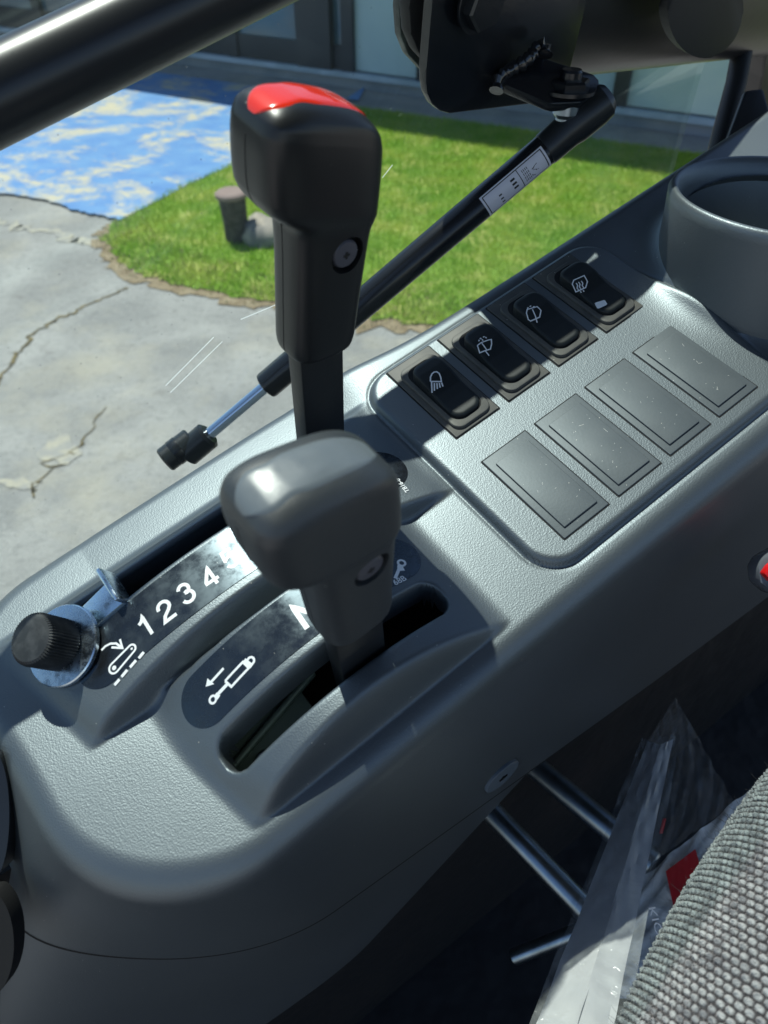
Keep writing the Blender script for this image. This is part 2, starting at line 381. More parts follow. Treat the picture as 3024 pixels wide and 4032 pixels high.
# ------------------------------------------------------------------ building behind the lawn
ang = math.atan(-.53); wx = np.array([math.cos(ang), math.sin(ang), 0]); wn = np.array([math.sin(ang), -math.cos(ang), 0])
W0 = np.array([0, WL(0), 0.])
def wb(u0, u1, d0, d1, z0, z1):
    V, F = bbox8((u0, d0, z0), (u1, d1, z1)); return np.array([W0 + wx * v[0] + wn * v[1] + np.array([0, 0, v[2]]) for v in V]), F
bld = thing('building', 'low building with large dark windows and pale panels behind the lawn', 'building', tuple(W0), frame='w')
m_wall = mat('building_wall', (.20, .23, .26), .8, mottled=(2, (.27, .29, .31), .4, .6))
m_mull = mat('mullion_black', (.012, .015, .02), .4)
m_sill = mat('sill_light', (.42, .50, .58), .6, mottled=(4, (.32, .4, .46), .4, .6))
m_wing = mat('window_glass_far', (.04, .085, .115), .12, spec=.9, mottled=(1.2, (.08, .15, .18), .35, .65))
m_pale = mat('pale_panel', (.46, .58, .60), .45, mottled=(1.2, (.36, .48, .52), .35, .65))
m_curt = mat('cream_panel', (.58, .68, .60), .5, mottled=(1.5, (.45, .58, .56), .4, .6))
mesh('wall', *join(wb(-9, 9, -4, -.12, 0, 2.45), wb(-9, 9, -.12, 0, 0, .10)), m_wall, bld, 0)
mesh('sill', *join(wb(-9, 9, -.02, .05, .10, .145)), m_sill, bld, 0)
mesh('eave', *wb(-9.3, 9.3, -4, .66, 2.45, 2.70), m_wall, bld, 0)
us = [-6.6, -4.7, -3.3, -1.85, -.42, .42, 1.55, 2.35, 3.4, 4.4, 6.2]
cols_ = ['g', 'g', 'g', 'g', 'p', 'g', 'p', 'c', 'g', 'g']
for i in range(len(us) - 1):
    m_ = {'g': m_wing, 'p': m_pale, 'c': m_curt}[cols_[i]]
    wdw = mesh('window', *wb(us[i] + .05, us[i + 1] - .05, -.11, -.06, .15, 2.4), m_, bld, 0)
    if cols_[i] == 'g':
        mesh('window_rail', *wb(us[i] + .07, us[i + 1] - .07, -.058, -.03, .15, .36), m_mull, wdw, 0)
mesh('pillar', *wb(-1.0, -.6, -.11, .03, .145, 2.45), m_mull, bld, 0)
for u in us: mesh('mullion', *wb(u - .065, u + .065, -.11, .0, .145, 2.45), m_mull, bld, 0)
# wooden post and rock on the lawn
def wmesh_thing(name, label, cat, vf, m, smooth=30):
    V = np.asarray(vf[0]); o = mesh(name, V, vf[1], m, None, smooth, 'w'); return tag(o, label, cat)
pb = gnd(515, 521)
m_post = mat('weathered_wood', (.10, .085, .075), .9, mottled=(30, (.06, .05, .045), .4, .6)); m_ptop = mat('pinkish_cap', (.26, .19, .17), .85)
pt = thing('garden_post', 'short dark wooden post with a pinkish top standing on the lawn', 'post', tuple(pb), frame='w')
mesh('post_shaft', *lathe([(.080, -.02), (.078, .12), (.085, .265), (.083, .28)], pb, (-.02, .0, 1), 20), m_post, pt)
mesh('post_cap', *lathe([(.090, .281), (.102, .287), (.102, .308), (.088, .318)], pb, (-.02, 0, 1), 20), m_ptop, pt)
rb = gnd(572, 520)
V, F = lathe([(.03, -.03), (.15, -.01), (.17, .06), (.12, .12), (.05, .145)], rb, (0, 0, 1), 14)
V = V + rng.normal(0, .012, V.shape)
wmesh_thing('rock', 'low pale rock lying on the grass right of the garden post', 'rock', (V, F), mat('rock', (.36, .32, .27), .9, mottled=(9, (.2, .19, .18), .4, .6)), 60)

# ================================================================== CAB SHELL
def smin(a, b, k): h = np.clip(.5 + .5 * (b - a) / k, 0, 1); return b + (a - b) * h - k * h * (1 - h)
def smax(a, b, k): return -smin(-a, -b, k)
WCm = lambda X: (MR @ (np.asarray(X, float) / 1000) + MT)
fl = mesh('cab_floor', *box((-900, -1400, 0), (900, 60, 10)), m_dark, None, 0, 'c')
# cab floor is level in the world
bpy.data.objects.remove(fl)
def levelbox(x0, x1, y0, y1, z0, z1): return bbox8((x0, y0, z0), (x1, y1, z1))
# (in the world, the cab's own direction follows the console)
yaw = math.atan2(MR[1, 0], MR[0, 0]); cy, sy = math.cos(yaw), math.sin(yaw); O3 = WCm((0, 0, 0))
def cabbox(x0, x1, y0, y1, z0, z1):         # metres: rearward, outboard, up from the console origin
    V, F = bbox8((x0, y0, z0), (x1, y1, z1)); Rz = np.array([[cy, -sy, 0], [sy, cy, 0], [0, 0, 1]])
    return V @ Rz.T + O3, F
m_floor = mat('cab_floor_mat', (.010, .010, .011), .7, bump=[('noise', 30, .5, .01)], mottled=(9, (.022, .018, .017), .5, .75))
f_ = mesh('cab_floor', *cabbox(-.7, 1.1, -1.3, -.02, -.66, -.62), m_floor, None, 0, 'w'); f_['kind'] = 'structure'
m_head = mat('unseen_roof_lining', (.045, .045, .045), .9)
f_ = mesh('cab_fender', *cabbox(-1.2, 1.1, -.06, -.02, -.66, -.10), m_floor, None, 0, 'w'); f_['kind'] = 'structure'
f_ = mesh('unseen_cab_roof', *cabbox(-.75, 1.1, -1.35, .06, .98, 1.04), m_head, None, 0, 'w'); f_['kind'] = 'structure'  # out of view; added to cut sky light and reflections in the cab
f_ = mesh('unseen_cab_side', *cabbox(-.3, 1.1, -1.36, -1.31, -.62, .10), m_floor, None, 0, 'w'); f_['kind'] = 'structure'  # out of view; added to keep sky light off the console's inner wall

# ================================================================== CONSOLE
def arch1(x, y=-41.): return 4.5 + 13.3 * (1 - ((x + 98) / 73) ** 2) - .05 * np.minimum(x + 98, 30) - .03 * (y + 41)
def arch2(x, y=-77.): return 4.8 + 13.8 * (1 - ((x + 99) / 51) ** 2)
X0, X1, Y0, Y1 = -440, 345, -188, 62
def rr_sdf(x, y, x0, x1, y0, y1, r):
    cx, cy2 = (x0 + x1) / 2, (y0 + y1) / 2
    qx = np.abs(x - cx) - (x1 - x0) / 2 + r; qy = np.abs(y - cy2) - (y1 - y0) / 2 + r
    return r - np.minimum(np.maximum(qx, qy), 0) - np.hypot(np.maximum(qx, 0), np.maximum(qy, 0))   # + inside
def fillet(D, r, k=8.):                                   # 0 inside, quarter round down to -r at D=0, steep wall beyond
    t = np.clip(D, 0, r); ks = k / np.sqrt(1 + np.asarray(k, float) ** 2); t0 = r * (1 - ks)              # where the arc is as steep as the wall
    z = -(r - np.sqrt(np.maximum(r * r - (r - t) ** 2, 0))); z0 = -(r - np.sqrt(np.maximum(r * r - (r - t0) ** 2, 0)))
    return np.where(D < t0, z0 + k * (D - t0), z)
SLOT1 = (-178, -40, -29.5, -5, 9); SLOT2 = (-149.5, -49.5, -107.8, -89.6, 8)
CUPC = atd(1712, 415, 342)
def height(x, y, slots=True):
    yo = 19.5 - 12 / (1 + np.exp(-(x + 5) / 16))
    # two-sided outline: distances to the edges with rounded front corners
    def corner(dx, dy, r):
        return np.where((dx < r) & (dy < r), r - np.hypot(r - dx, r - dy), np.minimum(dx, dy))
    def front(dx, dy, r):              # 1 where the nearest edge is the front one, 0 where it is a side
        ca, cb = np.maximum(r - dx, 0), np.maximum(r - dy, 0)
        return np.where((dx < r) & (dy < r), ca ** 2 / (ca ** 2 + cb ** 2 + 1e-6), (dx < dy) * 1.)
    D = np.minimum(corner(x + 213, y + 134, 62), corner(x + 213, yo + 6 - y, 40))
    fw = np.where(y < -50, front(x + 213, y + 134, 62), front(x + 213, yo + 6 - y, 40)); slope = 8 - 6.7 * fw
    rf = np.where(y > -40, 8., 14.); k = 1 / (1 + np.exp(-(y + 45) / 9)); rf = (10.5 + 4 / (1 + np.exp((x + 165) / 8))) - 3 * k
    base = fillet(D, rf, slope)
    wx_ = 1 / (1 + np.exp((x + 22) / 6.)); base = base - wx_ * .0008 * np.maximum(y + 80, 0) ** 2      # the lever end is crowned outboard
    base = base + .055 * np.clip(-150 - x, 0, 60)                                                       # and lifts a little at the front
    r1 = arch1(x, y)
    r1 = smin(r1, (x + 189 + (y + 32) * .2) * .8, 1.6); r1 = smin(r1, (-13 - x + (y + 45) * .25) * .6, 1.6)
    r1 = smin(r1, (y + 64.2) * 2.3, 3.)                       # inner wall of the outboard hump
    r1 = smin(r1, (-6 - y) * 1.2 + 1, 2)
    r2 = arch2(x, y)
    r2 = smin(r2, (x + 161 + (y + 73) * .22) * .8, 1.6); r2 = smin(r2, (-34 - x) * .55, 2)
    r2 = smin(r2, (-62.3 - y) * 5, 1.6)                       # groove side
    r2 = smin(r2, (y + 121.8) * 2.6, 6)                      # long outer slope
    r1 = np.maximum(r1, -30); r2 = np.maximum(r2, -30)
    top = np.where(D > 1, smax(smax(base, r1, 2.6), r2, 2.6), base)
    wgt = np.clip((D - 1) / 5, 0, 1); top = base + (top - base) * wgt
    P = rr_sdf(x, y, -14.5, 131, -119.5, 3, 15)
    pan = np.where(P > 0, 3.5 + fillet(np.maximum(P, 0), 3.5), 0); top = top + pan
    top = np.where(P > -2.2, top - .5 * np.exp(-((P + .9) / .7) ** 2), top)
    d = np.hypot(x - 118, y + 86 + 0 * x); 
    ax = (x - 181) ; ay = (y + 64)
    dc = np.hypot(ax, ay)
    top = top + np.where(D > 0, 24 * np.exp(-np.maximum(dc - 43, 0) / 6.) * np.clip(D / 8, 0, 1), 0)
    if slots:
        for (a, b, c, d_, r), lip, zf in ((SLOT1, 5.5, 0), (SLOT2, 1.9, 0)):
            q = rr_sdf(x, y, a, b, c, d_, r)
            if lip > 5:
                # far side slopes in gently, near side is cut sharply under the label
                kk = np.clip((y + 24) / 12, 0, 1); l = 1.2 + 8.5 * kk
            else: l = np.full_like(q, lip)
            t = np.clip(q / l, 0, 1.); dip = (l * .8) * (1 - np.sqrt(1 - t ** 2 * .999))
            top = np.where(q > 0, top - dip - np.maximum(q - l, 0) * 9, top)
    return top, D
st = .8
xs = np.arange(X0, X1 + .1, st); ys = np.arange(Y0, Y1 + .1, st)
XX, YY = np.meshgrid(xs, ys, indexing='ij'); ZZ, DD = height(XX, YY)
nx, ny = XX.shape
keep = (ZZ > -320) & (np.hypot(XX - 181, YY + 64) > 46)
for s in (SLOT1, SLOT2):
    q = rr_sdf(XX, YY, *s); keep &= ~(q > (11.5 if s is SLOT1 else 3.9))
idx = -np.ones((nx, ny), int); idx[keep] = np.arange(keep.sum())
V = np.stack([XX[keep], YY[keep], ZZ[keep]], 1); F = []
a = idx[:-1, :-1]; b = idx[1:, :-1]; c = idx[1:, 1:]; d = idx[:-1, 1:]
ok = (a >= 0) & (b >= 0) & (c >= 0) & (d >= 0)
Q = np.stack([a[ok], b[ok], c[ok], d[ok]], 1)
console = thing('control_console', 'dark grey textured side console with two humped lever slots and a switch panel', 'console', (0, 0, 0))
def console_shell():
    me = bpy.data.meshes.new('tmp'); me.from_pydata((V / 1000).tolist(), [], Q.tolist())
    bm = bmesh.new(); bm.from_mesh(me)
    # parting line and lower edge, both straight cuts through the moulding
    def plane(p, q, r):
        p, q, r = (np.asarray(t, float) / 1000 for t in (p, q, r)); n = np.cross(q - p, r - p); return p, n / np.linalg.norm(n)
    A = np.array([33, -160, -205.]); 
    return bm
bm = console_shell()
# parting plane, fitted to three points on the moulding
pA, pB, pC = np.array([-50, -155, -173.]), np.array([-160, -146, -125.]), np.array([-222, -95, -45.])
def wallpt(px, py, guess=-140):
    y = guess
    for _ in range(60): P = ony(px, py, y); y = .7 * y + .3 * (-134 + (P[2] + 14.5) / 8)
    return P
p1, p2 = wallpt(700, 1980), wallpt(1140, 1665)
e1, e2 = wallpt(1170, 1650), wallpt(1500, 1405)
p3 = np.array([-244., -63, -48])
nP = np.cross(p2 - p1, p3 - p1); nP /= np.linalg.norm(nP); nP = nP if nP[2] > 0 else -nP
def under(a, b):
    n = np.cross(b - a, [0, 1., 0]); n /= np.linalg.norm(n); return n if n[2] > 0 else -n
e0, e3 = wallpt(640, 2212), wallpt(1060, 1760)
nE = under(e1, e2); nE2 = under(e3, e0)
def cut(bm, p, n, clear_inner):
    bmesh.ops.bisect_plane(bm, geom=bm.verts[:] + bm.edges[:] + bm.faces[:], plane_co=Vector(p) / 1000, plane_no=Vector(n), clear_inner=clear_inner, clear_outer=not clear_inner)
def cut_under(bm, p, n, xa, xb):
    for co, no in ((p, n), ((xa, 0, 0), (1, 0, 0)), ((xb, 0, 0), (1, 0, 0))):
        bmesh.ops.bisect_plane(bm, geom=bm.verts[:] + bm.edges[:] + bm.faces[:], plane_co=Vector(co) / 1000, plane_no=Vector(no))
    p_ = Vector(p) / 1000; n_ = Vector(n); dele = []
    for f in bm.faces:
        c = f.calc_center_median()
        if xa / 1000 < c.x < xb / 1000 and c.y < -.1 and (c - p_).dot(n_) < 0: dele.append(f)
    bmesh.ops.delete(bm, geom=dele, context='FACES')
bmU = bm.copy(); cut(bmU, p1, nP, True); cut_under(bmU, e1, nE, e1[0], 400)
bmL = bm.copy(); cut(bmL, p1 + nP * 5, nP, False); cut_under(bmL, e1, nE, e1[0], 400); cut_under(bmL, e3, nE2, -400, e1[0])
bmL.normal_update()
for v in bmL.verts: v.co -= v.normal * .0014 * (1 if v.normal.z > 0 else -1)
def bm_to(name, bmx, m, parent, off=0):
    me = bpy.data.meshes.new(name); bmesh.ops.recalc_face_normals(bmx, faces=bmx.faces)
    bmx.to_mesh(me); me.polygons.foreach_set('use_smooth', [True] * len(me.polygons)); me.materials.append(m)
    o = bpy.data.objects.new(name, me); col.objects.link(o); o.parent = parent; return o
body = bm_to('console_top', bmU, m_cons, console)
low = bm_to('lower_shell', bmL, m_cons, console)
for o in (body, low):
    n = sum(p.normal.z for p in o.data.polygons[:500])
    if n < 0: o.data.flip_normals()
bmS = bm.copy(); cut(bmS, p1 - nP * 1.3, nP, True); cut(bmS, p1 + nP * .1, nP, False); cut_under(bmS, e1, nE, e1[0], 400); bmS.normal_update()
for v in bmS.verts: v.co += v.normal * .00012 * (1 if v.normal.z > 0 else -1)
seam_shade = bm_to('parting_shade', bmS, m_black, low); bmS.free()  # black strip laid over the moulding as the shade of its parting gap
bmesh_free = [b.free() for b in (bm, bmU, bmL)]

# label strips following the humps
def strip_mesh(x0, x1, y0, y1, arch, off, th=.35, z2=None):
    r = (y1 - y0) / 2; n = 130; V = []; F = []; m_ = 9
    for i in range(n + 1):
        x = x0 + (x1 - x0) * (.5 - .5 * math.cos(math.pi * i / n)); e = min(x - x0, x1 - x)
        hw = r if e >= r else math.sqrt(max(r * r - (r - e) ** 2, 1e-6))
        for j in range(m_ + 1):
            y = (y0 + y1) / 2 + hw * (2 * j / m_ - 1); V.append((x, y, arch(x, y) + off))
    for i in range(n):
        for j in range(m_): k = i * (m_ + 1) + j; F.append((k, k + m_ + 1, k + m_ + 2, k + 1))
    V = np.array(V); k = len(V); Vb = V.copy(); Vb[:, 2] -= th; F2 = [tuple(q + k for q in f[::-1]) for f in F]
    # rim
    ring = [i * (m_ + 1) for i in range(n + 1)] + [n * (m_ + 1) + j for j in range(1, m_ + 1)] + [i * (m_ + 1) + m_ for i in range(n - 1, -1, -1)] + [j for j in range(m_ - 1, 0, -1)]
    F3 = [(ring[q], ring[(q + 1) % len(ring)], ring[(q + 1) % len(ring)] + k, ring[q] + k) for q in range(len(ring))]
    return np.vstack([V, Vb]), F + F2 + F3
S1 = (-173.5, -24, -52, -30.5); S2 = (-150.5, -46.5, -87.4, -67.4)
lab1 = mesh('label_plate', *strip_mesh(S1[0], S1[1], S1[2], S1[3], arch1, .25), m_label, console, 40)
lab1['label'] = 'black label strip numbered 1 2 3 4 5 beside the outer slot'
lab2 = mesh('label_plate', *strip_mesh(S2[0], S2[1], S2[2], S2[3], arch2, .25), m_label, console, 40)
lab2['label'] = 'black label strip with white hydraulic cylinder symbols and a letter N'

# --- flat marks on the labels --------------------------------------------------
def text_mesh(txt, size, bold=.0):
    cu = bpy.data.curves.new('t', 'FONT'); cu.body = txt; cu.size = size; cu.align_x = 'CENTER'; cu.align_y = 'CENTER'; cu.offset = bold
    o = bpy.data.objects.new('t', cu); col.objects.link(o); bpy.context.view_layer.update()
    me = bpy.data.meshes.new_from_object(o.evaluated_get(bpy.context.evaluated_depsgraph_get()))
    V = np.array([v.co[:] for v in me.vertices]); F = [tuple(p.vertices) for p in me.polygons]
    bpy.data.objects.remove(o); bpy.data.curves.remove(cu); bpy.data.meshes.remove(me); return V, F
def put_text(name, txt, cx, cy_, size, zf, m, parent, rot=0, bold=.02, sx=1):
    V, F = text_mesh(txt, size, size * bold); c, s = math.cos(rot), math.sin(rot)
    x = cx + V[:, 0] * c * sx - V[:, 1] * s; y = cy_ + V[:, 0] * s * sx + V[:, 1] * c
    return mesh(name, np.stack([x, y, np.array([zf(a, b) for a, b in zip(x, y)])], 1), F, m, parent, 0)
def stroke(pts, wd, closed=False):
    """2-D poly-line with mitred joints -> (V2, F)"""
    P = [np.array(p, float) for p in pts]; n = len(P); V = []; F = []
    for i in range(n):
        if closed: a, b = P[i - 1], P[(i + 1) % n]
        else: a, b = P[max(i - 1, 0)], P[min(i + 1, n - 1)]
        d1 = P[i] - a; d2 = b - P[i]
        d1 = d1 / (np.linalg.norm(d1) + 1e-9) if np.linalg.norm(d1) > 1e-6 else d2 / (np.linalg.norm(d2) + 1e-9)
        d2 = d2 / (np.linalg.norm(d2) + 1e-9) if np.linalg.norm(d2) > 1e-6 else d1
        t = d1 + d2; t /= np.linalg.norm(t) + 1e-9; nn = np.array([-t[1], t[0]]); k = wd / 2 / max(.5, abs(nn @ np.array([-d1[1], d1[0]])))
        V += [P[i] + nn * k, P[i] - nn * k]
    for i in range(n if closed else n - 1):
        j = (i + 1) % n; F.append((2 * i, 2 * i + 1, 2 * j + 1, 2 * j))
    return np.array(V), F
def disc(c, r, n=18): return np.array([(c[0] + r * math.cos(t), c[1] + r * math.sin(t)) for t in np.linspace(0, 2 * math.pi, n + 1)[:-1]]), [tuple(range(n))]
def ring(c, r, wd, n=22): return stroke([(c[0] + r * math.cos(t), c[1] + r * math.sin(t)) for t in np.linspace(0, 2 * math.pi, n + 1)[:-1]], wd, True)
def poly2(pts): return np.array(pts, float), [tuple(range(len(pts)))]
def dense(pts, step=2.):
    out = []
    for a, b in zip(pts[:-1], pts[1:]):
        a = np.array(a, float); b = np.array(b, float); k = max(1, int(np.linalg.norm(b - a) / step))
        out += [a + (b - a) * i / k for i in range(k)]
    return out + [np.array(pts[-1], float)]
def put_marks(name, shapes, zf, m, parent):
    V, F = join(*[(np.column_stack([v, np.zeros(len(v))]), f) for v, f in shapes])
    V[:, 2] = [zf(a, b) for a, b in V[:, :2]]
    return mesh(name, V, F, m, parent, 0)
def arc_(c, r, a0, a1, n): return [(c[0] + r * math.cos(t), c[1] + r * math.sin(t)) for t in np.radians(np.linspace(a0, a1, n))]
z1f = lambda x, y: arch1(x, y) + .34
z2f = lambda x, y: arch2(x, y) + .34
def on1(px, py):                                   # surface point of the hump under a photo point
    P = onz(px, py, 8)
    for _ in range(12): P = onz(px, py, arch1(P[0], P[1]) + .3)
    return P[:2]
def on2(px, py):
    P = onz(px, py, 8)
    for _ in range(12): P = onz(px, py, arch2(P[0], P[1]) + .3)
    return P[:2]
GL = {  # strokes on a cell one unit tall, centred; grotesque numerals
 '1': [[(-.22, .22), (-.08, .27), (.02, .37), (.06, .47), (.06, -.5)]],
 '2': [[(-.25, .17)] + arc_((0, .2), .25, 170, -25, 14) + [(.12, -.02), (-.14, -.2), (-.26, -.43), (.29, -.43)]],
 '3': [arc_((-.01, .215), .225, 165, -75, 14) + [(-.05, .03)], [(-.05, .03)] + arc_((-.01, -.19), .26, 80, -165, 16)],
 '4': [[(.10, -.5), (.10, .40), (-.27, -.18), (-.27, -.26), (.29, -.26)]],
 '5': [[(.25, .43), (-.17, .43), (-.23, -.0)] + arc_((.0, -.16), .27, 145, -160, 18)],
 'N': [[(-.33, -.5), (-.33, .44), (.33, -.44), (.33, .5)]]}
def glyph(name, ch, cx, cy_, hgt, wd, zf, parent, rot):
    c, s = math.cos(rot), math.sin(rot); sh = []
    for ln in GL[ch]:
        sh.append(stroke(dense([(cx + (x * c - y * s) * hgt, cy_ + (x * s + y * c) * hgt) for x, y in ln], .8), wd))
    return put_marks(name, sh, zf, m_white, parent)
for t_, q in zip('12345', ((865, 700), (985, 610), (1105, 505), (1245, 405), (1365, 300))):
    c = on1(*C1(*q)); glyph('number', t_, c[0], c[1], 8.8, 1.35, z1f, lab1, -.03)
# drop symbol on strip 1: curved arrow, arm with two eyes, dashed line
g1 = lambda *p: [on1(*C1(*q)) for q in p]
sh = [stroke(g1((603, 845), (625, 822), (655, 806), (690, 805), (725, 830)), .8), stroke(g1((662, 828), (727, 832), (712, 780)), .8)]
a_, b_ = g1((678, 950))[0], g1((782, 836))[0]; ax_ = (b_ - a_) / np.linalg.norm(b_ - a_); nr = np.array([-ax_[1], ax_[0]])
out = [a_ + 1.95 * (math.cos(t) * -ax_ + math.sin(t) * nr) for t in np.linspace(-math.pi / 2, math.pi / 2, 12)] + [b_ + 1.5 * (math.cos(t) * ax_ - math.sin(t) * -nr) for t in np.linspace(math.pi / 2, -math.pi / 2, 12)]
sh += [stroke(out, .75, True), disc(a_, .85), disc(b_, .45)]
for (p, q) in (((854, 856), (824, 893)), ((808, 905), (772, 947)), ((756, 962), (722, 1003)), ((710, 1018), (680, 1052))): sh.append(stroke(g1(p, q), 1.15))
put_marks('symbol', sh, z1f, m_white, lab1)
# hydraulic cylinder symbol with arrow on strip 2
g2 = lambda *p: [on2(*C1(*q)) for q in p]
sh = [stroke(g2((1328, 952), (1250, 1038)), .95), poly2(g2((1222, 1062), (1232, 1012), (1272, 1046)))]
a_, b_ = g2((1264, 1138))[0], g2((1489, 908))[0]
sh += [ring(a_, 1.25, .8), ring(b_, 1.25, .8), stroke(g2((1277, 1124), (1352, 1044)), 1.2), stroke(g2((1300, 1127), (1278, 1108)), 1.6)]
sh += [stroke(dense(g2((1337, 1028), (1374, 1062), (1478, 950), (1442, 915), (1337, 1028)), 1.5), .85), stroke(g2((1450, 903), (1497, 940)), 1.4)]
put_marks('symbol', sh, z2f, m_white, lab2)
N_ = on2(*C2(690, 1135)); glyph('letter', 'N', N_[0] + 1.6, N_[1] + .2, 10.5, 2.0, z2f, lab2, -.06)
e = on2(*C2(1217, 862)); 
sh = [ring(e + np.array([.6, .6]), 1.35, .9), poly2([e + np.array(v) for v in ((-3.2, -1.6), (-.6, -2.9), (.2, -.2), (-1.4, .6))]), stroke([e + np.array((-6, -4)), e + np.array((-2, -1.2))], 1.2)]
put_marks('symbol', sh, z2f, m_white, lab2)
c = on2(*C2(1208, 948)); put_text('code_text', '68B', c[0], c[1], 3.4, z2f, m_white, lab2, -.02, .01)
c = on1(*C2(1224, 430)); put_text('code_text', 'TB16-0', c[0], c[1], 2.7, z1f, m_white, lab1, math.pi / 2 - .1, .02)

# switch panel: gap shades, covers, rocker switches
ZP = 3.5
PITCHX, W_, H_, GAP = 29.817, 24.9, 48., 15.27
cov0 = None; sw_parts = []
for k in range(4):
    x0 = k * PITCHX; y1 = -(H_ + GAP); y0 = y1 - H_
    cv = mesh('blank_cover', *join(prism(rrect(x0 + .35, x0 + W_ - .35, y0 + .35, y1 - .35, .5, 2), ZP - 1, ZP + .55, .35),
              prism(rrect(x0 + 3.6, x0 + W_ - 3.2, y0 + 3.8, y1 - 5.0, .35, 2), ZP + .2, ZP + 1.3, .25)), m_cover, console)
    mesh('gap_shade', *prism(rrect(x0 - .15, x0 + W_ + .15, y0 - .15, y1 + .15, .5, 2), ZP - 1, ZP + .08, .02, 1), m_black, cv)  # oversized black plate, drawn as the shade in the gap round the cover
    cv['label'] = ['blank switch cover nearest the lever slots', 'second blank switch cover from the lever slots, with fine scratches', 'third blank switch cover from the lever slots', 'blank switch cover nearest the cup holder'][k]
def rocker_vf(x0, y1):
    """rocker: rounded outline, tall curved hump at the outboard end, low flat at the other"""
    xa, xb, ya, yb = x0 + 5.3, x0 + W_ - 4.4, y1 - 42.5, y1 - 9.6
    def zf(x, y):
        t = (yb - y) / (yb - ya)
        return np.interp(t, [0, .08, .2, .33, .45, .55, .7, .9, 1], [3.4, 4.2, 4.5, 4.0, 2.7, 1.7, 1.2, 1.25, 1.3])
    n = 44; V = []; F = []; base = rrect(xa, xb, ya, yb, 5.2, 10); base = np.array(dense(base + [base[0]], .8)[:-1]); c = base.mean(0); R_ = 12
    m_ = len(base)
    rings = [(1.0, -4.0, 0), (1.0, 0, 1), (.985, .55, 1), (.95, .95, 1), (.9, 1.15, 1)] + [(s, 1.2, 1) for s in np.linspace(.87, .03, 26)]
    ctr = np.array([c[0], c[1]])
    for s, dz, fz in rings:
        for p in base:
            if s > .89: q = ctr + (p - ctr) * np.array([1 - (1 - s) * 1.6, 1 - (1 - s) * .7])
            else:
                q = ctr + (p - ctr) * np.array([s * .93 / .9 * .92, s * 1.03])
            V.append((q[0], q[1], ZP + 1.6 + dz + (zf(*q) if fz else 0)))
    for k in range(len(rings) - 1):
        for i in range(m_): j = (i + 1) % m_; F.append((k * m_ + i, k * m_ + j, (k + 1) * m_ + j, (k + 1) * m_ + i))
    F.append(tuple((len(rings) - 1) * m_ + i for i in range(m_))); F.append(tuple(range(m_))[::-1])
    return np.array(V), F, lambda x, y: ZP + 1.6 + 1.2 + zf(x, y) + .22
descs = ['rocker switch with headlamp symbol', 'rocker switch with front wiper and washer symbol', 'rocker switch with rear wiper and washer symbol', 'rocker switch with heated rear window symbol and white lamp square']
icons = []
def arcp(c, r, a0, a1, n=10, sx=1, sy_=1): return [(c[0] + r * sx * math.cos(t), c[1] + r * sy_ * math.sin(t)) for t in np.radians(np.linspace(a0, a1, n))]
# icons in crop-3 pixels of the photograph
icons.append([[(376, 770), (377, 750), (384, 735), (395, 726), (408, 724), (420, 731), (428, 746), (431, 764), (376, 770)], [(382, 772), (384, 816)], [(396, 774), (396, 806)], [(409, 773), (411, 797)], [(421, 771), (425, 790)], [(433, 768), (439, 784)]])
icons.append([[(612, 592), (630, 578), (650, 570), (668, 563), (682, 560), (684, 578), (678, 600), (650, 610), (624, 622), (612, 592)], [(650, 608), (672, 628)], [(634, 580), (660, 606)], [(618, 572), (622, 565)], [(624, 560), (630, 556)], [(636, 562), (640, 568)], [(640, 552), (648, 548)], [(652, 550), (658, 556)], [(628, 556), (632, 562)]])
icons.append([[(858, 428), (862, 412), (912, 396), (932, 410), (926, 438), (880, 460), (868, 455), (858, 428)], [(888, 410), (905, 438), (914, 462)], [(862, 408), (868, 402)], [(874, 398), (882, 394)], [(890, 402), (898, 395)]])
icons.append([[(1088, 282), (1096, 264), (1148, 240), (1166, 262), (1158, 288), (1108, 312), (1088, 282)], [(1108, 276), (1116, 284), (1114, 296), (1122, 302)], [(1120, 270), (1128, 278), (1126, 290), (1134, 296)], [(1134, 264), (1142, 272), (1140, 282), (1148, 290)], [(1132, 306), (1136, 312)], [(1146, 300), (1150, 306)]])
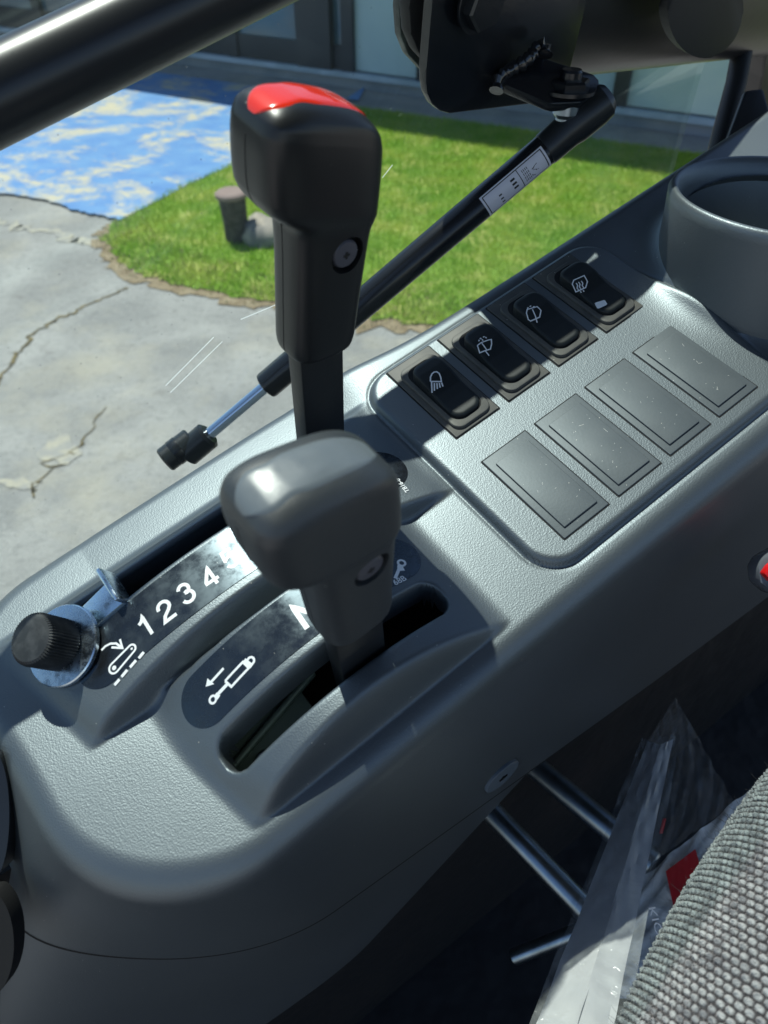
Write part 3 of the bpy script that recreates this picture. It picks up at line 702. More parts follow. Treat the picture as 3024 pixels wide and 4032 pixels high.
for k in range(4):
    x0 = k * PITCHX; y1, y0 = 0, -H_
    sw = mesh('rocker_switch', *join(prism(rrect(x0 + .35, x0 + W_ - .35, y0 + .35, y1 - .35, .6, 3), ZP - 1, ZP + .7, .35),
              prism(rrect(x0 + 2.6, x0 + W_ - 2.0, y0 + 1.9, y1 - 4.4, 4.6, 8), ZP + .3, ZP + 2.1, .8)), m_bezel, console)
    sw['label'] = descs[k]
    mesh('gap_shade', *prism(rrect(x0 - .2, x0 + W_ + .2, y0 - .2, y1 + .2, .5, 2), ZP - 1, ZP + .08, .02, 1), m_black, sw)  # black plate drawn as the shade in the gap round the bezel
    mesh('well_shade', *prism(rrect(x0 + 4.7, x0 + W_ - 3.8, y1 - 43.2, y1 - 6.6, 5.4, 10), ZP + 1.9, ZP + 2.16, .05, 1), m_black, sw)  # flat black sheet in place of the shade round the rocker
    V, F, ztop = rocker_vf(x0, y1)
    rk = mesh('rocker', V, F, m_rock, sw, 50)
    sh = []
    def surf(px, py): return onz(px, py, ZP + 6.6)[:2]
    for ln in icons[k]:
        pts = [surf(*C3(*q)) for q in ln]; closed = ln[0] == ln[-1]
        sh.append(stroke(dense(pts[:-1] if False else pts, 1.2), .55 if k else .62))
    if k == 3: 
        q = [onz(*C3(*p), ZP + 4.2)[:2] for p in ((1203, 372), (1210, 366), (1246, 358), (1256, 362), (1265, 378), (1262, 386), (1222, 404), (1212, 400), (1198, 384))]
        q4 = [np.array(onz(*C3(*p), ZP + 4.2)[:2]) for p in ((1200, 374), (1252, 358), (1266, 382), (1216, 405))]
        for i_ in range(12):
            for j_ in range(12):
                B = lambda u, v: q4[0] * (1 - u) * (1 - v) + q4[1] * u * (1 - v) + q4[2] * u * v + q4[3] * (1 - u) * v
                if (i_ in (0, 11)) and (j_ in (0, 11)): continue
                sh.append(poly2([B(i_ / 12, j_ / 12), B((i_ + 1) / 12, j_ / 12), B((i_ + 1) / 12, (j_ + 1) / 12), B(i_ / 12, (j_ + 1) / 12)]))
    mk = put_marks('symbol', sh, ztop, m_white, sw)

m_lint = mat('lint', (.6, .6, .58), .8)
for k, cv in enumerate([o for o in console.children if o.name.startswith('blank_cover')]):
    x0 = k * PITCHX; sh = []
    for _ in range((9, 16, 11, 12)[k]):
        p = np.array([rng.uniform(x0 + 4.5, x0 + W_ - 4.5), rng.uniform(-107, -69)]); a = rng.uniform(0, 6.28); ln = rng.uniform(.3, 2.6 if rng.random() < .3 else .7)
        d_ = np.array([math.cos(a), math.sin(a)]); n_2 = np.array([-d_[1], d_[0]]) * rng.normal(0, .25)
        sh.append(stroke([p, p + d_ * ln * .5 + n_2, p + d_ * ln], rng.uniform(.06, .16)))
    put_marks('lint', sh, lambda x, y: ZP + 1.33, m_lint, cv)
# cup holder: lathe about the world's vertical
def cup():
    prof = [(30, -62), (36, -58), (40.5, -50), (42.5, -30), (45, -8), (46.5, -3), (48, -.8), (49.2, 0)]
    out = [(49.2, 0), (50.8, -.8), (51.6, -3), (51.4, -6), (50.5, -20), (50, -45), (50.5, -80)]
    pr = [(r * 1.03, h) for r, h in prof[:-1]] + [(r * 1.03, h) for r, h in out]
    u, v, a_ = frame_of(UPC); n = 96; V = []; F = []
    for r, h in pr:
        for i in range(n): t = 2 * math.pi * i / n; V.append(CUPC + u * r * math.cos(t) + v * r * math.sin(t) + a_ * h)
    for k in range(len(pr) - 1):
        for i in range(n): j = (i + 1) % n; F.append((k * n + i, k * n + j, (k + 1) * n + j, (k + 1) * n + i))
    F.append(tuple(range(n))[::-1]); return np.array(V), F
cupo = mesh('cup_holder', *cup(), m_cons, console, 60)
# screw cover on the inner wall
ws = wallpt(1080, 1672) + np.array([0, -1.2, .2]); nW = np.array([0, -8, 1.]) / math.sqrt(65)
sc = mesh('screw_cover', *lathe([(10.5, -1), (10.5, .5), (10, .9), (6, 1.0)], ws, nW, 32), mat('screw_cover', (.10, .135, .18), .5), console)
mesh('screw_slot', *join(box(ws + nW * .8 + np.array([-2.5, 0, -.4]), ws + nW * 1.3 + np.array([2.5, -.3, .4])), box(ws + nW * .8 + np.array([-.5, 0, -2]), ws + nW * 1.3 + np.array([.5, -.3, 2]))), m_ink, sc)

# under the slots: dark guide box and bracket with a bolt, seen through the inner slot
gb = thing('lever_guide', 'dark steel lever guide plate with a bolt seen through the inner slot', 'bracket', (-120, -90, -40))
mesh('guide_plate', *box((-158, -112, -25), (-112, -70, -21), 1), m_dplate, gb)
mesh('side_plate', *join(box((-111, -118, -46), (-25, 4, -42), 1), box((-158, -69, -46), (-112, 4, -42), 1)), m_dark, gb)
mesh('guide_bar', *tube((-150, -94, -20), (-104, -84, -18), 1.6, 14), m_dplate, gb)
mesh('bolt', *lathe([(4.5, 0), (4.5, 3), (4, 3.6), (2.4, 3.7), (2.4, 9), (1.8, 9.6)], (-137, -100.5, -21), n=18), m_zincd, gb)

# ================================================================== LEVERS
def grip_vf(origin, tilt, yc, s=1.0):
    T = [(0, -8, 10, 7), (.6, -10, 12, 9), (2.2, -11.3, 13.4, 10), (6, -11.8, 14.2, 10.3), (20, -11.8, 15.0, 10.4), (40, -11.8, 16.6, 10.6), (50, -12.1, 17.4, 10.9), (52.3, -13.4, 17.8, 11.3),
         (53.8, -16.6, 18, 11.9), (55.2, -19.6, 18.2, 12.6), (57, -21.8, 18.4, 13.1), (59.5, -22.9, 18.5, 13.4), (64, -23.3, 18.6, 13.5), (69, -23.3, 18.6, 13.5), (74, -23.1, 18.5, 13.4),
         (78, -22.5, 18.1, 13.1), (81, -21.2, 17, 12.4), (83.2, -19, 15, 11.1), (85, -15.5, 12, 9), (86.2, -10.5, 8, 6), (86.8, -3, 1, 2)]
    T = np.array(T); cc = np.concatenate([np.linspace(0, 6, 7), np.linspace(8, 49, 12), np.linspace(50, 62, 16), np.linspace(63, 76, 8), np.linspace(77, 86.8, 16)])
    n = 72; V = []; F = []
    for c in cc:
        a0, a1, b = (np.interp(c, T[:, 0], T[:, i]) for i in (1, 2, 3)); ca = (a0 + a1) / 2; ha = (a1 - a0) / 2
        ex = np.interp(c, [0, 48, 57, 82, 87], [3.3, 3.3, 4.6, 4.6, 3.2]); wk = np.interp(c, [44, 58], [0, 1])
        for i in range(n):
            t = 2 * math.pi * i / n; ct, s2 = math.cos(t), math.sin(t)
            a = ca + ha * np.sign(ct) * abs(ct) ** (2 / ex); bb = b * np.sign(s2) * abs(s2) ** (2 / ex)
            # the head narrows a little to the rear
            ua = (a - a0) / (a1 - a0 + 1e-6); bn = min(b, 10.9); bb *= (bn + (b - bn) * (1 - ua ** 2)) / b
            V.append((a, bb, c - .30 * (a + 3) * wk - .0035 * wk * (a + 3) ** 2))
    for k in range(len(cc) - 1):
        for i in range(n): j = (i + 1) % n; F.append((k * n + i, k * n + j, (k + 1) * n + j, (k + 1) * n + i))
    F.append(tuple(range(n))[::-1]); F.append(tuple((len(cc) - 1) * n + i for i in range(n)))
    V = np.array(V); 
    return V, F
def smooth_v(V, F, it=1):
    bm = bmesh.new(); vs = [bm.verts.new(v) for v in V]
    for f in F: bm.faces.new([vs[i] for i in f])
    for _ in range(it): bmesh.ops.smooth_vert(bm, verts=bm.verts, factor=.5, use_axis_x=True, use_axis_y=True, use_axis_z=True)
    V = np.array([v.co[:] for v in bm.verts]); bm.free(); return V
def make_lever(name, label, origin, tilt, s, mg, mcap, caplabel, stem_to, roll=0., twist=0.):
    ct, st_ = math.cos(tilt), math.sin(tilt)
    Rt = np.array([[ct, 0, st_], [0, 1, 0], [-st_, 0, ct]])
    cr, sr = math.cos(roll), math.sin(roll); Rr = np.array([[1, 0, 0], [0, cr, -sr], [0, sr, cr]])
    cw, sw_ = math.cos(twist), math.sin(twist); Rw = np.array([[cw, -sw_, 0], [sw_, cw, 0], [0, 0, 1]])
    A = Rr @ Rt @ Rw * s; org = np.array(origin, float)
    th = thing(name, label, 'lever', tuple(np.array(stem_to)))
    V, F = grip_vf(origin, tilt, 0); V = smooth_v(V, F)
    # screw recess on the operator side
    cut_c = np.array([5.0, -11, 41.]); k = len(V)
    # boolean in local grip space
    def obj_of(V, F):
        me = bpy.data.meshes.new('b'); me.from_pydata(np.asarray(V).tolist(), [], F); me.update()
        bm = bmesh.new(); bm.from_mesh(me); bmesh.ops.recalc_face_normals(bm, faces=bm.faces); bm.to_mesh(me); bm.free()
        o = bpy.data.objects.new('b', me); col.objects.link(o); return o
    oa = obj_of(V, F); ob = obj_of(*lathe([(6.2, -4.5), (6.2, 8)], cut_c, (0, -1, 0), 40))
    md = oa.modifiers.new('b', 'BOOLEAN'); md.operation = 'DIFFERENCE'; md.object = ob; md.solver = 'EXACT'
    bpy.context.view_layer.update()
    me = bpy.data.meshes.new_from_object(oa.evaluated_get(bpy.context.evaluated_depsgraph_get()))
    VB = np.array([v.co[:] for v in me.vertices]); FB = [tuple(p.vertices) for p in me.polygons]
    bvh = BVHTree.FromPolygons([Vector(v) for v in V], F)
    for x in (oa, ob): bpy.data.objects.remove(x)
    grip = mesh('grip', VB @ A.T + org, FB, mg, th, 38)
    # top insert
    n = 64; m_ = 14; CV = []; CF = []
    def halfw(a):      # outline of the insert, with its wavy front lobe
        t = (a + 21.3) / 37.2
        return 7.2 * math.sqrt(max(0, 1 - abs(2 * t - 1) ** 3.4)) * (1 - .13 * math.exp(-((t - .31) / .08) ** 2) + .10 * math.exp(-((t - .13) / .09) ** 2)) * (1.0 - .16 * t)
    def cap_pt(a, b, off):
        h = bvh.ray_cast(Vector((a, b, 200)), Vector((0, 0, -1)))
        if h[0] is None: return None
        return np.array(h[0]) + np.array(h[1]) * off
    for i in range(n + 1):
        u = -math.cos(math.pi * i / n); a = -2.7 + 18.6 * u; hw = halfw(a) + .02
        for j in range(m_ + 1):
            q = 2 * j / m_ - 1; edge_ = max(abs(q), abs(u)); off = .5 * (1 - np.clip((edge_ - .9) / .1, 0, 1) ** 2) - .12
            P = cap_pt(a, q * hw, off)
            CV.append(P if P is not None else np.array([a, q * hw, 80.]))
    for i in range(n):
        for j in range(m_): k = i * (m_ + 1) + j; CF.append((k, k + m_ + 1, k + m_ + 2, k + 1))
    cap = mesh('grip_cap', np.array(CV) @ A.T + org, CF, mcap, grip, 60); cap['label'] = caplabel
    # screw in the recess
    sc_ = mesh('screw', *xf(lathe([(4.7, 0), (4.7, 1.4), (4.2, 2.0), (2.5, 2.3)], cut_c + np.array([-.3, 3.0, 0.]), (0, -1, 0), 28), A, org), m_screw, grip)
    yy = cut_c[1] + 3.0 - 2.3
    cross = join(box((3.4, yy - .15, 40.6), (5.8, yy + .3, 41.4)), box((4.2, yy - .13, 39.8), (5.0, yy + .28, 42.2)))
    mesh('screw_slot', *xf(cross, A, org), m_ink, sc_, 0)
    # mould seam along the forward face: a hair-thin raised line
    line = []
    for c in np.linspace(3, 80, 50):
        h = bvh.ray_cast(Vector((-80, .4, c)), Vector((1, 0, 0)))
        if h[0] is not None: line.append(np.array(h[0]) + np.array([-.02, 0, 0]))
    mesh('seam', *path_tube([A @ p + org for p in line], .16, 6), mg, grip)
    # flat bar
    top = org + A @ np.array([1, 0, 4.]); bot = np.array(stem_to, float); ax_ = (top - bot) / np.linalg.norm(top - bot)
    e1_ = A @ np.array([1., 0, 0]); e1_ = e1_ - ax_ * (e1_ @ ax_); e1_ /= np.linalg.norm(e1_); e2_ = np.cross(ax_, e1_)
    L = np.linalg.norm(top - bot); V, F = box((-9.2, -4.2, 0), (9.2, 4.2, L), .7, 2)
    mesh('lever_bar', V @ np.stack([e1_, e2_, ax_]) + bot, F, m_steelb, th, 40)
    return th
m_seam = m_grip
make_lever('control_lever', 'black outer lever with a bright red cap, standing in the numbered slot', (-41.8, -17.5, 66), math.radians(12), 1.0, m_grip, m_red, 'glossy red insert on top of the grip', (-52, -17.5, -25), roll=math.radians(0))
make_lever('control_lever', 'matte black inner lever with a grey cap, standing in the slot marked N', (-90.3, -100, 48), math.radians(2), .955, m_grip2, m_gcap, 'satin grey insert on top of the grip', (-93, -100.5, -38), roll=math.radians(0))

# ================================================================== LEVER STOP KNOB
kc = onz(136, 1394, 9.8); kax = np.array([-.33, .02, .94]); kax /= np.linalg.norm(kax)
kb = thing('lever_stop_knob', 'fluted black thumb knob on a zinc washer at the front end of the outer slot', 'knob', tuple(kc))
m_knob = mat('knob_plastic', (.022, .024, .026), .5, mottled=(260, (.06, .063, .065), .45, .75))
mesh('knob', *lathe([(8.6, 0), (9.6, .6), (9.6, 12.5), (9.2, 13.6), (8.0, 14.3), (5, 14.9), (1, 15.2)], kc + kax * 1.6, kax, 108, flute=(1, 3, .75)), m_knob, kb, 25)
mesh('washer', *lathe([(14.6, -1.6), (15.2, -1.2), (15.2, .4), (14.8, .9), (9, 1.1)], kc, kax, 64), m_zinc, kb)
u_, v_, _ = frame_of(kax)
fx = np.array([.94, .0, .33]); fy = np.array([0, 1., 0])
def knobbox(a0, a1, b0, b1, c0, c1, bv=.5):
    V, F = box((a0, b0, c0), (a1, b1, c1), bv, 2); return V @ np.stack([fx, fy, kax]) + kc, F
mesh('stop_bracket', *join(knobbox(6, 28, -4, 11, -8.2, -6.0), knobbox(26, 28.2, -3, 13, -8.2, 1.5, .8)), m_zinc, kb)

# ================================================================== GAS STRUT
sA, sB, sC = atd(372, 1006, 440), atd(606, 802, 430), atd(1213, 268, 405)
axd = (sC - atd(480, 920, 436)); axd /= np.linalg.norm(axd)
p_lo = atd(440, 948, 430); p_hi = atd(1205, 300, 372)
ax_ = (p_hi - p_lo) / np.linalg.norm(p_hi - p_lo); Ls = np.linalg.norm(p_hi - p_lo)
tb = p_lo + ax_ * (Ls * .198); sl = p_lo + ax_ * (Ls * .965)
gs = thing('gas_strut', 'black gas strut with chrome rod and white sticker behind the levers', 'gas strut', tuple(p_lo))
mesh('rod', *tube(p_lo - ax_ * 6, tb + ax_ * 3, 3.5, 24), m_chrome, gs)
mesh('cylinder', *lathe([(5.5, -1), (7.4, 0), (7.7, 1.2), (7.7, Ls * .775 - 1), (7.4, Ls * .775)], tb, ax_, 40), m_satin, gs)
u_s, v_s, _ = frame_of(ax_)
mesh('rod_end', *join(lathe([(7, 0), (8, .8), (8, 17), (6, 18.5)], p_lo - ax_ * 14, ax_, 28), lathe([(6.5, 0), (7.4, 1), (7.4, 19), (6.4, 20), (2, 20.5)], p_lo - ax_ * 9 + np.array([3, 3, 3]), -ax_ * .55 + np.array([-.8, -.1, .05]), 28)), m_ball, gs)
mesh('rod_clip', *lathe([(7.7, 0), (7.75, .5), (7.75, 5), (7.6, 5.4)], p_lo - ax_ * 9 + np.array([3, 3, 3]) + 8 * (-ax_ * .55 + np.array([-.8, -.1, .05])) / np.linalg.norm(-ax_ * .55 + np.array([-.8, -.1, .05])), -ax_ * .55 + np.array([-.8, -.1, .05]), 28), m_satin, gs)
end = tb + ax_ * Ls * .775
sock_dir = ax_
mesh('ball_socket', *join(lathe([(6.3, -2), (8, -1.2), (8.2, 2), (8.2, 12), (9, 16), (9.2, 28), (8.6, 33), (6, 36), (2, 37)], end, ax_, 32)), m_ball, gs)
# sticker wrapped round the tube
def sticker(s0, s1, a0, a1, r, n=14):
    tocam = -RC.T @ TC - (tb + ax_ * 100); tocam -= ax_ * (tocam @ ax_); tocam /= np.linalg.norm(tocam); side = np.cross(ax_, tocam)
    V = []; F = []
    for i in range(n + 1):
        for j in range(n + 1):
            a = a0 + (a1 - a0) * j / n; V.append(tb + ax_ * (s0 + (s1 - s0) * i / n) + (tocam * math.cos(a) + side * math.sin(a)) * r)
    for i in range(n):
        for j in range(n): k = i * (n + 1) + j; F.append((k, k + 1, k + n + 2, k + n + 1))
    return np.array(V), F
cyl = [o for o in gs.children if o.name.startswith('cylinder')][0]
SL = Ls * .775
smin_, smax_ = SL - 40, SL - 3
st_ = mesh('sticker', *sticker(smin_, smax_, -.35, 1.25, 7.82), mat('sticker_white', (.62, .62, .68), .35), cyl, 60)
def on_tube(shapes, r=7.88):       # shapes: (V2 in (s, arc) mm, F)
    tocam = -RC.T @ TC - (tb + ax_ * 100); tocam -= ax_ * (tocam @ ax_); tocam /= np.linalg.norm(tocam); side = np.cross(ax_, tocam)
    V, F = join(*[(np.column_stack([v, np.zeros(len(v))]), f) for v, f in shapes])
    a = V[:, 1] / 8.3
    P = tb + np.outer(V[:, 0], ax_) + (np.outer(np.cos(a), tocam) + np.outer(np.sin(a), side)) * r
    return P, F
s0_, s1_ = smin_ + 1.3, smax_ - 1.3; b0_, b1_ = -.35 * 8.3 + 1, 1.25 * 8.3 - 1
sh = [stroke(dense([(s0_, b0_), (s1_, b0_), (s1_, b1_), (s0_, b1_), (s0_, b0_)], 1), .5), stroke(dense([(s0_ + 20, b0_), (s0_ + 20, b1_)], 1), .4)]
ar = s0_ + 27.5
dA = np.array([.62, -.78]); nA = np.array([.78, .62]); oA = np.array([ar + .3, 4.6])
sh += [stroke([oA - dA * 3, oA + dA * .2], 2.0), poly2([oA + dA * .1 - nA * 2.1, oA + dA * .1 + nA * 2.1, oA + dA * 3.2])]
for j in range(4): 
    for q in range(4): sh.append(stroke([(s0_ + 22 + j * .0 + q * .9, .2 + j * 1.9), (s0_ + 22 + q * .9, 1.6 + j * 1.9)], .35))
for j in range(3): sh.append(stroke([(s0_ + 15, 1 + j * 2.2), (s0_ + 17.5, 1.0 + j * 2.2)], 1.1)); sh.append(stroke([(s0_ + 7, 3 + j * 2.2), (s0_ + 8.6, 3.0 + j * 2.2)], .8))
mesh('sticker_print', *on_tube(sh), m_ink, st_, 0)

# ================================================================== HINGE PLATE AT THE TOP
YP = 66
def py_(px, py, y=YP): return ony(px, py, y)
hp = thing('hinge_plate', 'black painted steel plate with rounded lower corner, hex bolt and welded strut tab', 'bracket', tuple(py_(1000, 150)))
def arc_px(c, r, a0, a1, n=8): return [(c[0] + r * math.cos(math.radians(a)), c[1] + r * math.sin(math.radians(a))) for a in np.linspace(a0, a1, n)]
outl = [(1300, -120), (940, -120), (934, 0), (921, 150), (920, 180)] + [(924, 205), (934, 226), (950, 240), (972, 246)] + [(1145, 225), (1180, 210), (1232, 150)]
mesh('plate', *plate([py_(*p) for p in outl], 5, .8), m_paint, hp, 40)
bc = py_(1050, 12, YP - 8)
mesh('hex_bolt', *join(lathe([(10, 0), (10, 5), (9, 6)], bc + np.array([0, 4, 0]), (0, -1, 0), 6), lathe([(12, 0), (12, 1.2), (11.5, 1.5)], bc + np.array([0, 4.5, 0]), (0, -1, 0), 32)), m_paint, hp, 20)
# tab that carries the strut: level plate sticking out towards the operator
tabz = None
tt = [(1085, 150), (1168, 122), (1282, 160), (1294, 172), (1296, 190), (1284, 204), (1255, 222), (1200, 226), (1186, 222), (1090, 182)]
DTAB = [351, 353, 362, 361, 359, 357, 355, 353, 352, 350]
tabp = [atd(p[0], p[1], D) for p, D in zip(tt, DTAB)]
mesh('strut_tab', *plate(tabp[::-1], 5.5, .8), m_paint, hp, 40)
# weld bead
wp = [atd(p[0], p[1], 350) for p in [(1072, 196, 410), (1078, 172, 412), (1090, 158, 414), (1108, 148, 416), (1128, 138, 418), (1146, 124, 420), (1158, 106, 422), (1170, 98, 423), (1178, 112, 422), (1176, 124, 421)]]
wpts = []
for a, b in zip(wp[:-1], wp[1:]):
    for t in np.linspace(0, 1, 5)[:-1]: wpts.append(a + (b - a) * t)
V, F = path_tube(wpts, 3.0, 10); n_ = len(wpts)
for k in range(n_):
    f_s = 1 + .22 * math.sin(k * 2.1) + rng.normal(0, .07); V[k * 10:(k + 1) * 10] = wpts[k] + (V[k * 10:(k + 1) * 10] - wpts[k]) * f_s
mesh('weld', V, F, mat('weld_paint', (.010, .011, .013), .16, coat=.5), hp, 60)
nb = atd(1232, 178, 356); upn = UPC
mesh('nut', *join(lathe([(9.5, 0), (9.5, 3.5), (8.6, 4.5)], nb - upn * 3, upn, 6), lathe([(5, 0), (5, 5), (4.4, 6)], nb - upn * .5, upn, 24), lathe([(12.5, 0), (12.5, 1.6)], nb - upn * 4, upn, 30)), m_paint, hp, 25)
mesh('ball_stud', *join(lathe([(5, 0), (4.6, 4), (4.6, 12), (6.4, 14), (6.4, 20), (5, 22)], nb - upn * 27, upn, 24)), m_zincd, hp)
# second plate outside the glass
op = [(905, -120), (868, -60), (862, 20), (866, 80), (882, 120), (915, 155), (990, 170), (1000, -120)]
ohp = thing('outer_hinge_plate', 'dusty black hinge plate outside the glass, left of the inner plate', 'bracket', tuple(ony(880, 60, 92)))
mesh('plate', *plate([ony(p[0], p[1], 92) for p in op], 5, 1), mat('dusty_black', (.03, .035, .035), .5, mottled=(120, (.11, .12, .11), .5, .7)), ohp, 40)
mesh('gasket', *plate([ony(p[0] + 22, p[1] * .96, 82) for p in op], 8, 2), m_rubber, ohp, 40)

# ================================================================== CAB POST BEHIND THE PLATE
pm = mat('post_paint', (.020, .019, .020), .33, spec=.5, bump=[('noise', 200, .12, .0004)])
cp = thing('cab_cross_member', 'wide black cab frame member behind the hinge plate, top right', 'cab frame', tuple(ony(1400, 60, 80)))
a0_, a1_ = ony(1130, 176, 86), ony(1620, 122, 96)
def round_beam():
    # half-round beam running rearwards; its lower edge follows the photo
    u = (a1_ - a0_); V = []; F = []; n = 20; m_ = 16
    up = np.array([-.02, .0, 1.])
    for i in range(n + 1):
        p = a0_ + u * (i / n) * 1.3
        for j in range(m_ + 1):
            a = math.pi * j / m_; V.append(p + up * (62 - 62 * math.cos(a)) + np.array([0, -18 * math.sin(a), 0]))  # extra height out of view, added to block a patch of sun
        V += []
    for i in range(n):
        for j in range(m_): k = i * (m_ + 1) + j; F.append((k, k + 1, k + m_ + 2, k + m_ + 1))
        k = i * (m_ + 1); F.append((k, k + m_ + 1, k + 2 * m_ + 1, k + m_))
    F.append(tuple(range(m_ + 1))); k = n * (m_ + 1); F.append(tuple(range(k + m_, k - 1, -1)))
    return np.array(V), F
mesh('beam', *round_beam(), pm, cp, 50)
oc = [(1505 + 82 * math.cos(t), 15 + 102 * math.sin(t)) for t in np.linspace(0, 2 * math.pi, 37)[:-1]]
mesh('oval_pad', *plate([ony(p[0], p[1], 56) for p in oc], 6, 1.5), m_rubber, cp, 40)
dp = thing('door_pillar', 'black rear door pillar with rubber sealing at the right edge', 'pillar', tuple(ony(1620, 200, 110)))
pl = [(1590, -60), (1700, -60), (1700, 430), (1560, 420), (1545, 350), (1580, 130)]
mesh('pillar', *plate([ony(p[0], p[1], 130) for p in pl], 30, 3), pm, dp, 40)
sp = [atd(1640, -60, 520), atd(1612, 60, 520), atd(1590, 180, 520), atd(1560, 290, 520), atd(1538, 380, 520)]
mesh('rubber_seal', *path_tube(sp, 7, 16), m_rubber, dp, 60)
mesh('seal_flap', *plate([atd(1600, 205, 500), atd(1640, 200, 500), atd(1700, 420, 500), atd(1535, 420, 500), atd(1555, 330, 500)], 6, 2), mat('flap', (.02, .024, .03), .35), dp, 40)
# dark outer sill behind the console, below the cup holder
os_ = thing('outer_trim', 'glossy black outer trim behind the console under the cup holder', 'trim', tuple(ony(1300, 520, 40)))
mesh('trim_body', *plate([ony(1215, 560, 30), ony(1300, 520, 32), ony(1400, 468, 34), ony(1520, 430, 34), ony(1520, 640, 34), ony(1230, 600, 30)], 8, 2.5), m_satin, os_, 40)

# ================================================================== GRAB RAIL
r0, r1 = ony(0, 205, 75), ony(422, 0, 75); rd = (r1 - r0) / np.linalg.norm(r1 - r0); RR = 160 / 3000 * ((RC @ (r0 + r1) / 2 + TC)[2])
gr = thing('grab_rail', 'thick glossy black grab rail crossing the top left corner', 'grab rail', tuple(r0))
mesh('rail_tube', *tube(r0 - rd * 420, r1 + rd * 300, RR, 64), mat('rail_paint', (.014, .016, .019), .33, spec=.6, bump=[('noise', 700, .1, .0001)]), gr, 40)

# ================================================================== DOOR GLASS
gm = bpy.data.materials.new('dusty_glass'); gm.use_nodes = True; N = gm.node_tree.nodes; L = gm.node_tree.links
N.remove(N['Principled BSDF']); outn = N['Material Output']
tr = N.new('ShaderNodeBsdfTransparent'); tr.inputs[0].default_value = (.90, .955, .94, 1)
gl = N.new('ShaderNodeBsdfGlossy'); gl.inputs['Roughness'].default_value = .02; gl.inputs[0].default_value = (.9, 1, 1, 1)
df = N.new('ShaderNodeBsdfDiffuse'); df.inputs[0].default_value = (.6, .62, .62, 1)
lw = N.new('ShaderNodeLayerWeight'); lw.inputs[0].default_value = .5
pw = N.new('ShaderNodeMath'); pw.operation = 'POWER'; L.new(lw.outputs['Facing'], pw.inputs[0]); pw.inputs[1].default_value = 4.
fr = N.new('ShaderNodeMath'); fr.operation = 'MULTIPLY_ADD'; L.new(pw.outputs[0], fr.inputs[0]); fr.inputs[1].default_value = .7; fr.inputs[2].default_value = .025
m1 = N.new('ShaderNodeMixShader'); L.new(fr.outputs[0], m1.inputs[0]); L.new(tr.outputs[0], m1.inputs[1]); L.new(gl.outputs[0], m1.inputs[2])
tc = N.new('ShaderNodeTexCoord'); vo = N.new('ShaderNodeTexVoronoi'); vo.inputs['Scale'].default_value = 120; L.new(tc.outputs['Object'], vo.inputs['Vector'])
lt = N.new('ShaderNodeMath'); lt.operation = 'LESS_THAN'; L.new(vo.outputs['Distance'], lt.inputs[0]); lt.inputs[1].default_value = .055
no = N.new('ShaderNodeTexNoise'); no.inputs['Scale'].default_value = 30; no.inputs['Detail'].default_value = 8; L.new(tc.outputs['Object'], no.inputs['Vector'])
rg = N.new('ShaderNodeMapRange'); rg.inputs['From Min'].default_value = .4; rg.inputs['From Max'].default_value = .8; rg.inputs['To Min'].default_value = .012; rg.inputs['To Max'].default_value = .05; L.new(no.outputs['Fac'], rg.inputs['Value'])
ad = N.new('ShaderNodeMath'); ad.operation = 'MULTIPLY_ADD'; L.new(lt.outputs[0], ad.inputs[0]); ad.inputs[1].default_value = .22; L.new(rg.outputs[0], ad.inputs[2])
m2 = N.new('ShaderNodeMixShader'); L.new(ad.outputs[0], m2.inputs[0]); L.new(m1.outputs[0], m2.inputs[1]); L.new(df.outputs[0], m2.inputs[2]); L.new(m2.outputs[0], outn.inputs[0])
dg = mesh('door_glass', *box((-700, 88, -420), (330, 92, 420)), gm, None, 0)
tag(dg, 'large clear dusty door window between the levers and the yard outside', 'window')
# pale streaks on the glass: faint reflections modelled as thin strips
m_streak = bpy.data.materials.new('reflection_streak'); m_streak.use_nodes = True; N = m_streak.node_tree.nodes; N.remove(N['Principled BSDF'])
t_ = N.new('ShaderNodeBsdfTranslucent'); t_.inputs[0].default_value = (.85, .9, .9, 1); u2 = N.new('ShaderNodeBsdfTransparent'); mz = N.new('ShaderNodeMixShader'); mz.inputs[0].default_value = .55
m_streak.node_tree.links.new(u2.outputs[0], mz.inputs[1]); m_streak.node_tree.links.new(t_.outputs[0], mz.inputs[2]); m_streak.node_tree.links.new(mz.outputs[0], N['Material Output'].inputs[0])
def reflection_streak(p, q, wd=.35):
    a, b = ony(*p, 87.8), ony(*q, 87.8); d = (b - a); nn = np.cross(d, [0, 1, 0]); nn = nn / np.linalg.norm(nn) * wd
    return np.array([a - nn, b - nn, b + nn, a + nn]), [(0, 1, 2, 3)]
dg['base'] = [0, 0, 0]; dg['frame'] = 'c'
def child_abs(name, V, F, m, parent):
    c = np.array(parent.matrix_world.inverted()); V = np.asarray(V) / 1000
    Vw = V @ MR.T + MT; Vl = Vw @ c[:3, :3].T + c[:3, 3]
    me = bpy.data.meshes.new(name); me.from_pydata(Vl.tolist(), [], F); me.update(); me.materials.append(m)
    o = bpy.data.objects.new(name, me); col.objects.link(o); o.parent = parent; return o
bpy.context.view_layer.update()
for p, q in (((358, 833), (462, 728)), ((368, 848), (480, 738)), ((826, 384), (848, 356)), ((640, 640), (520, 690))): child_abs('reflection_streak', *reflection_streak(p, q, .3), m_streak, dg)

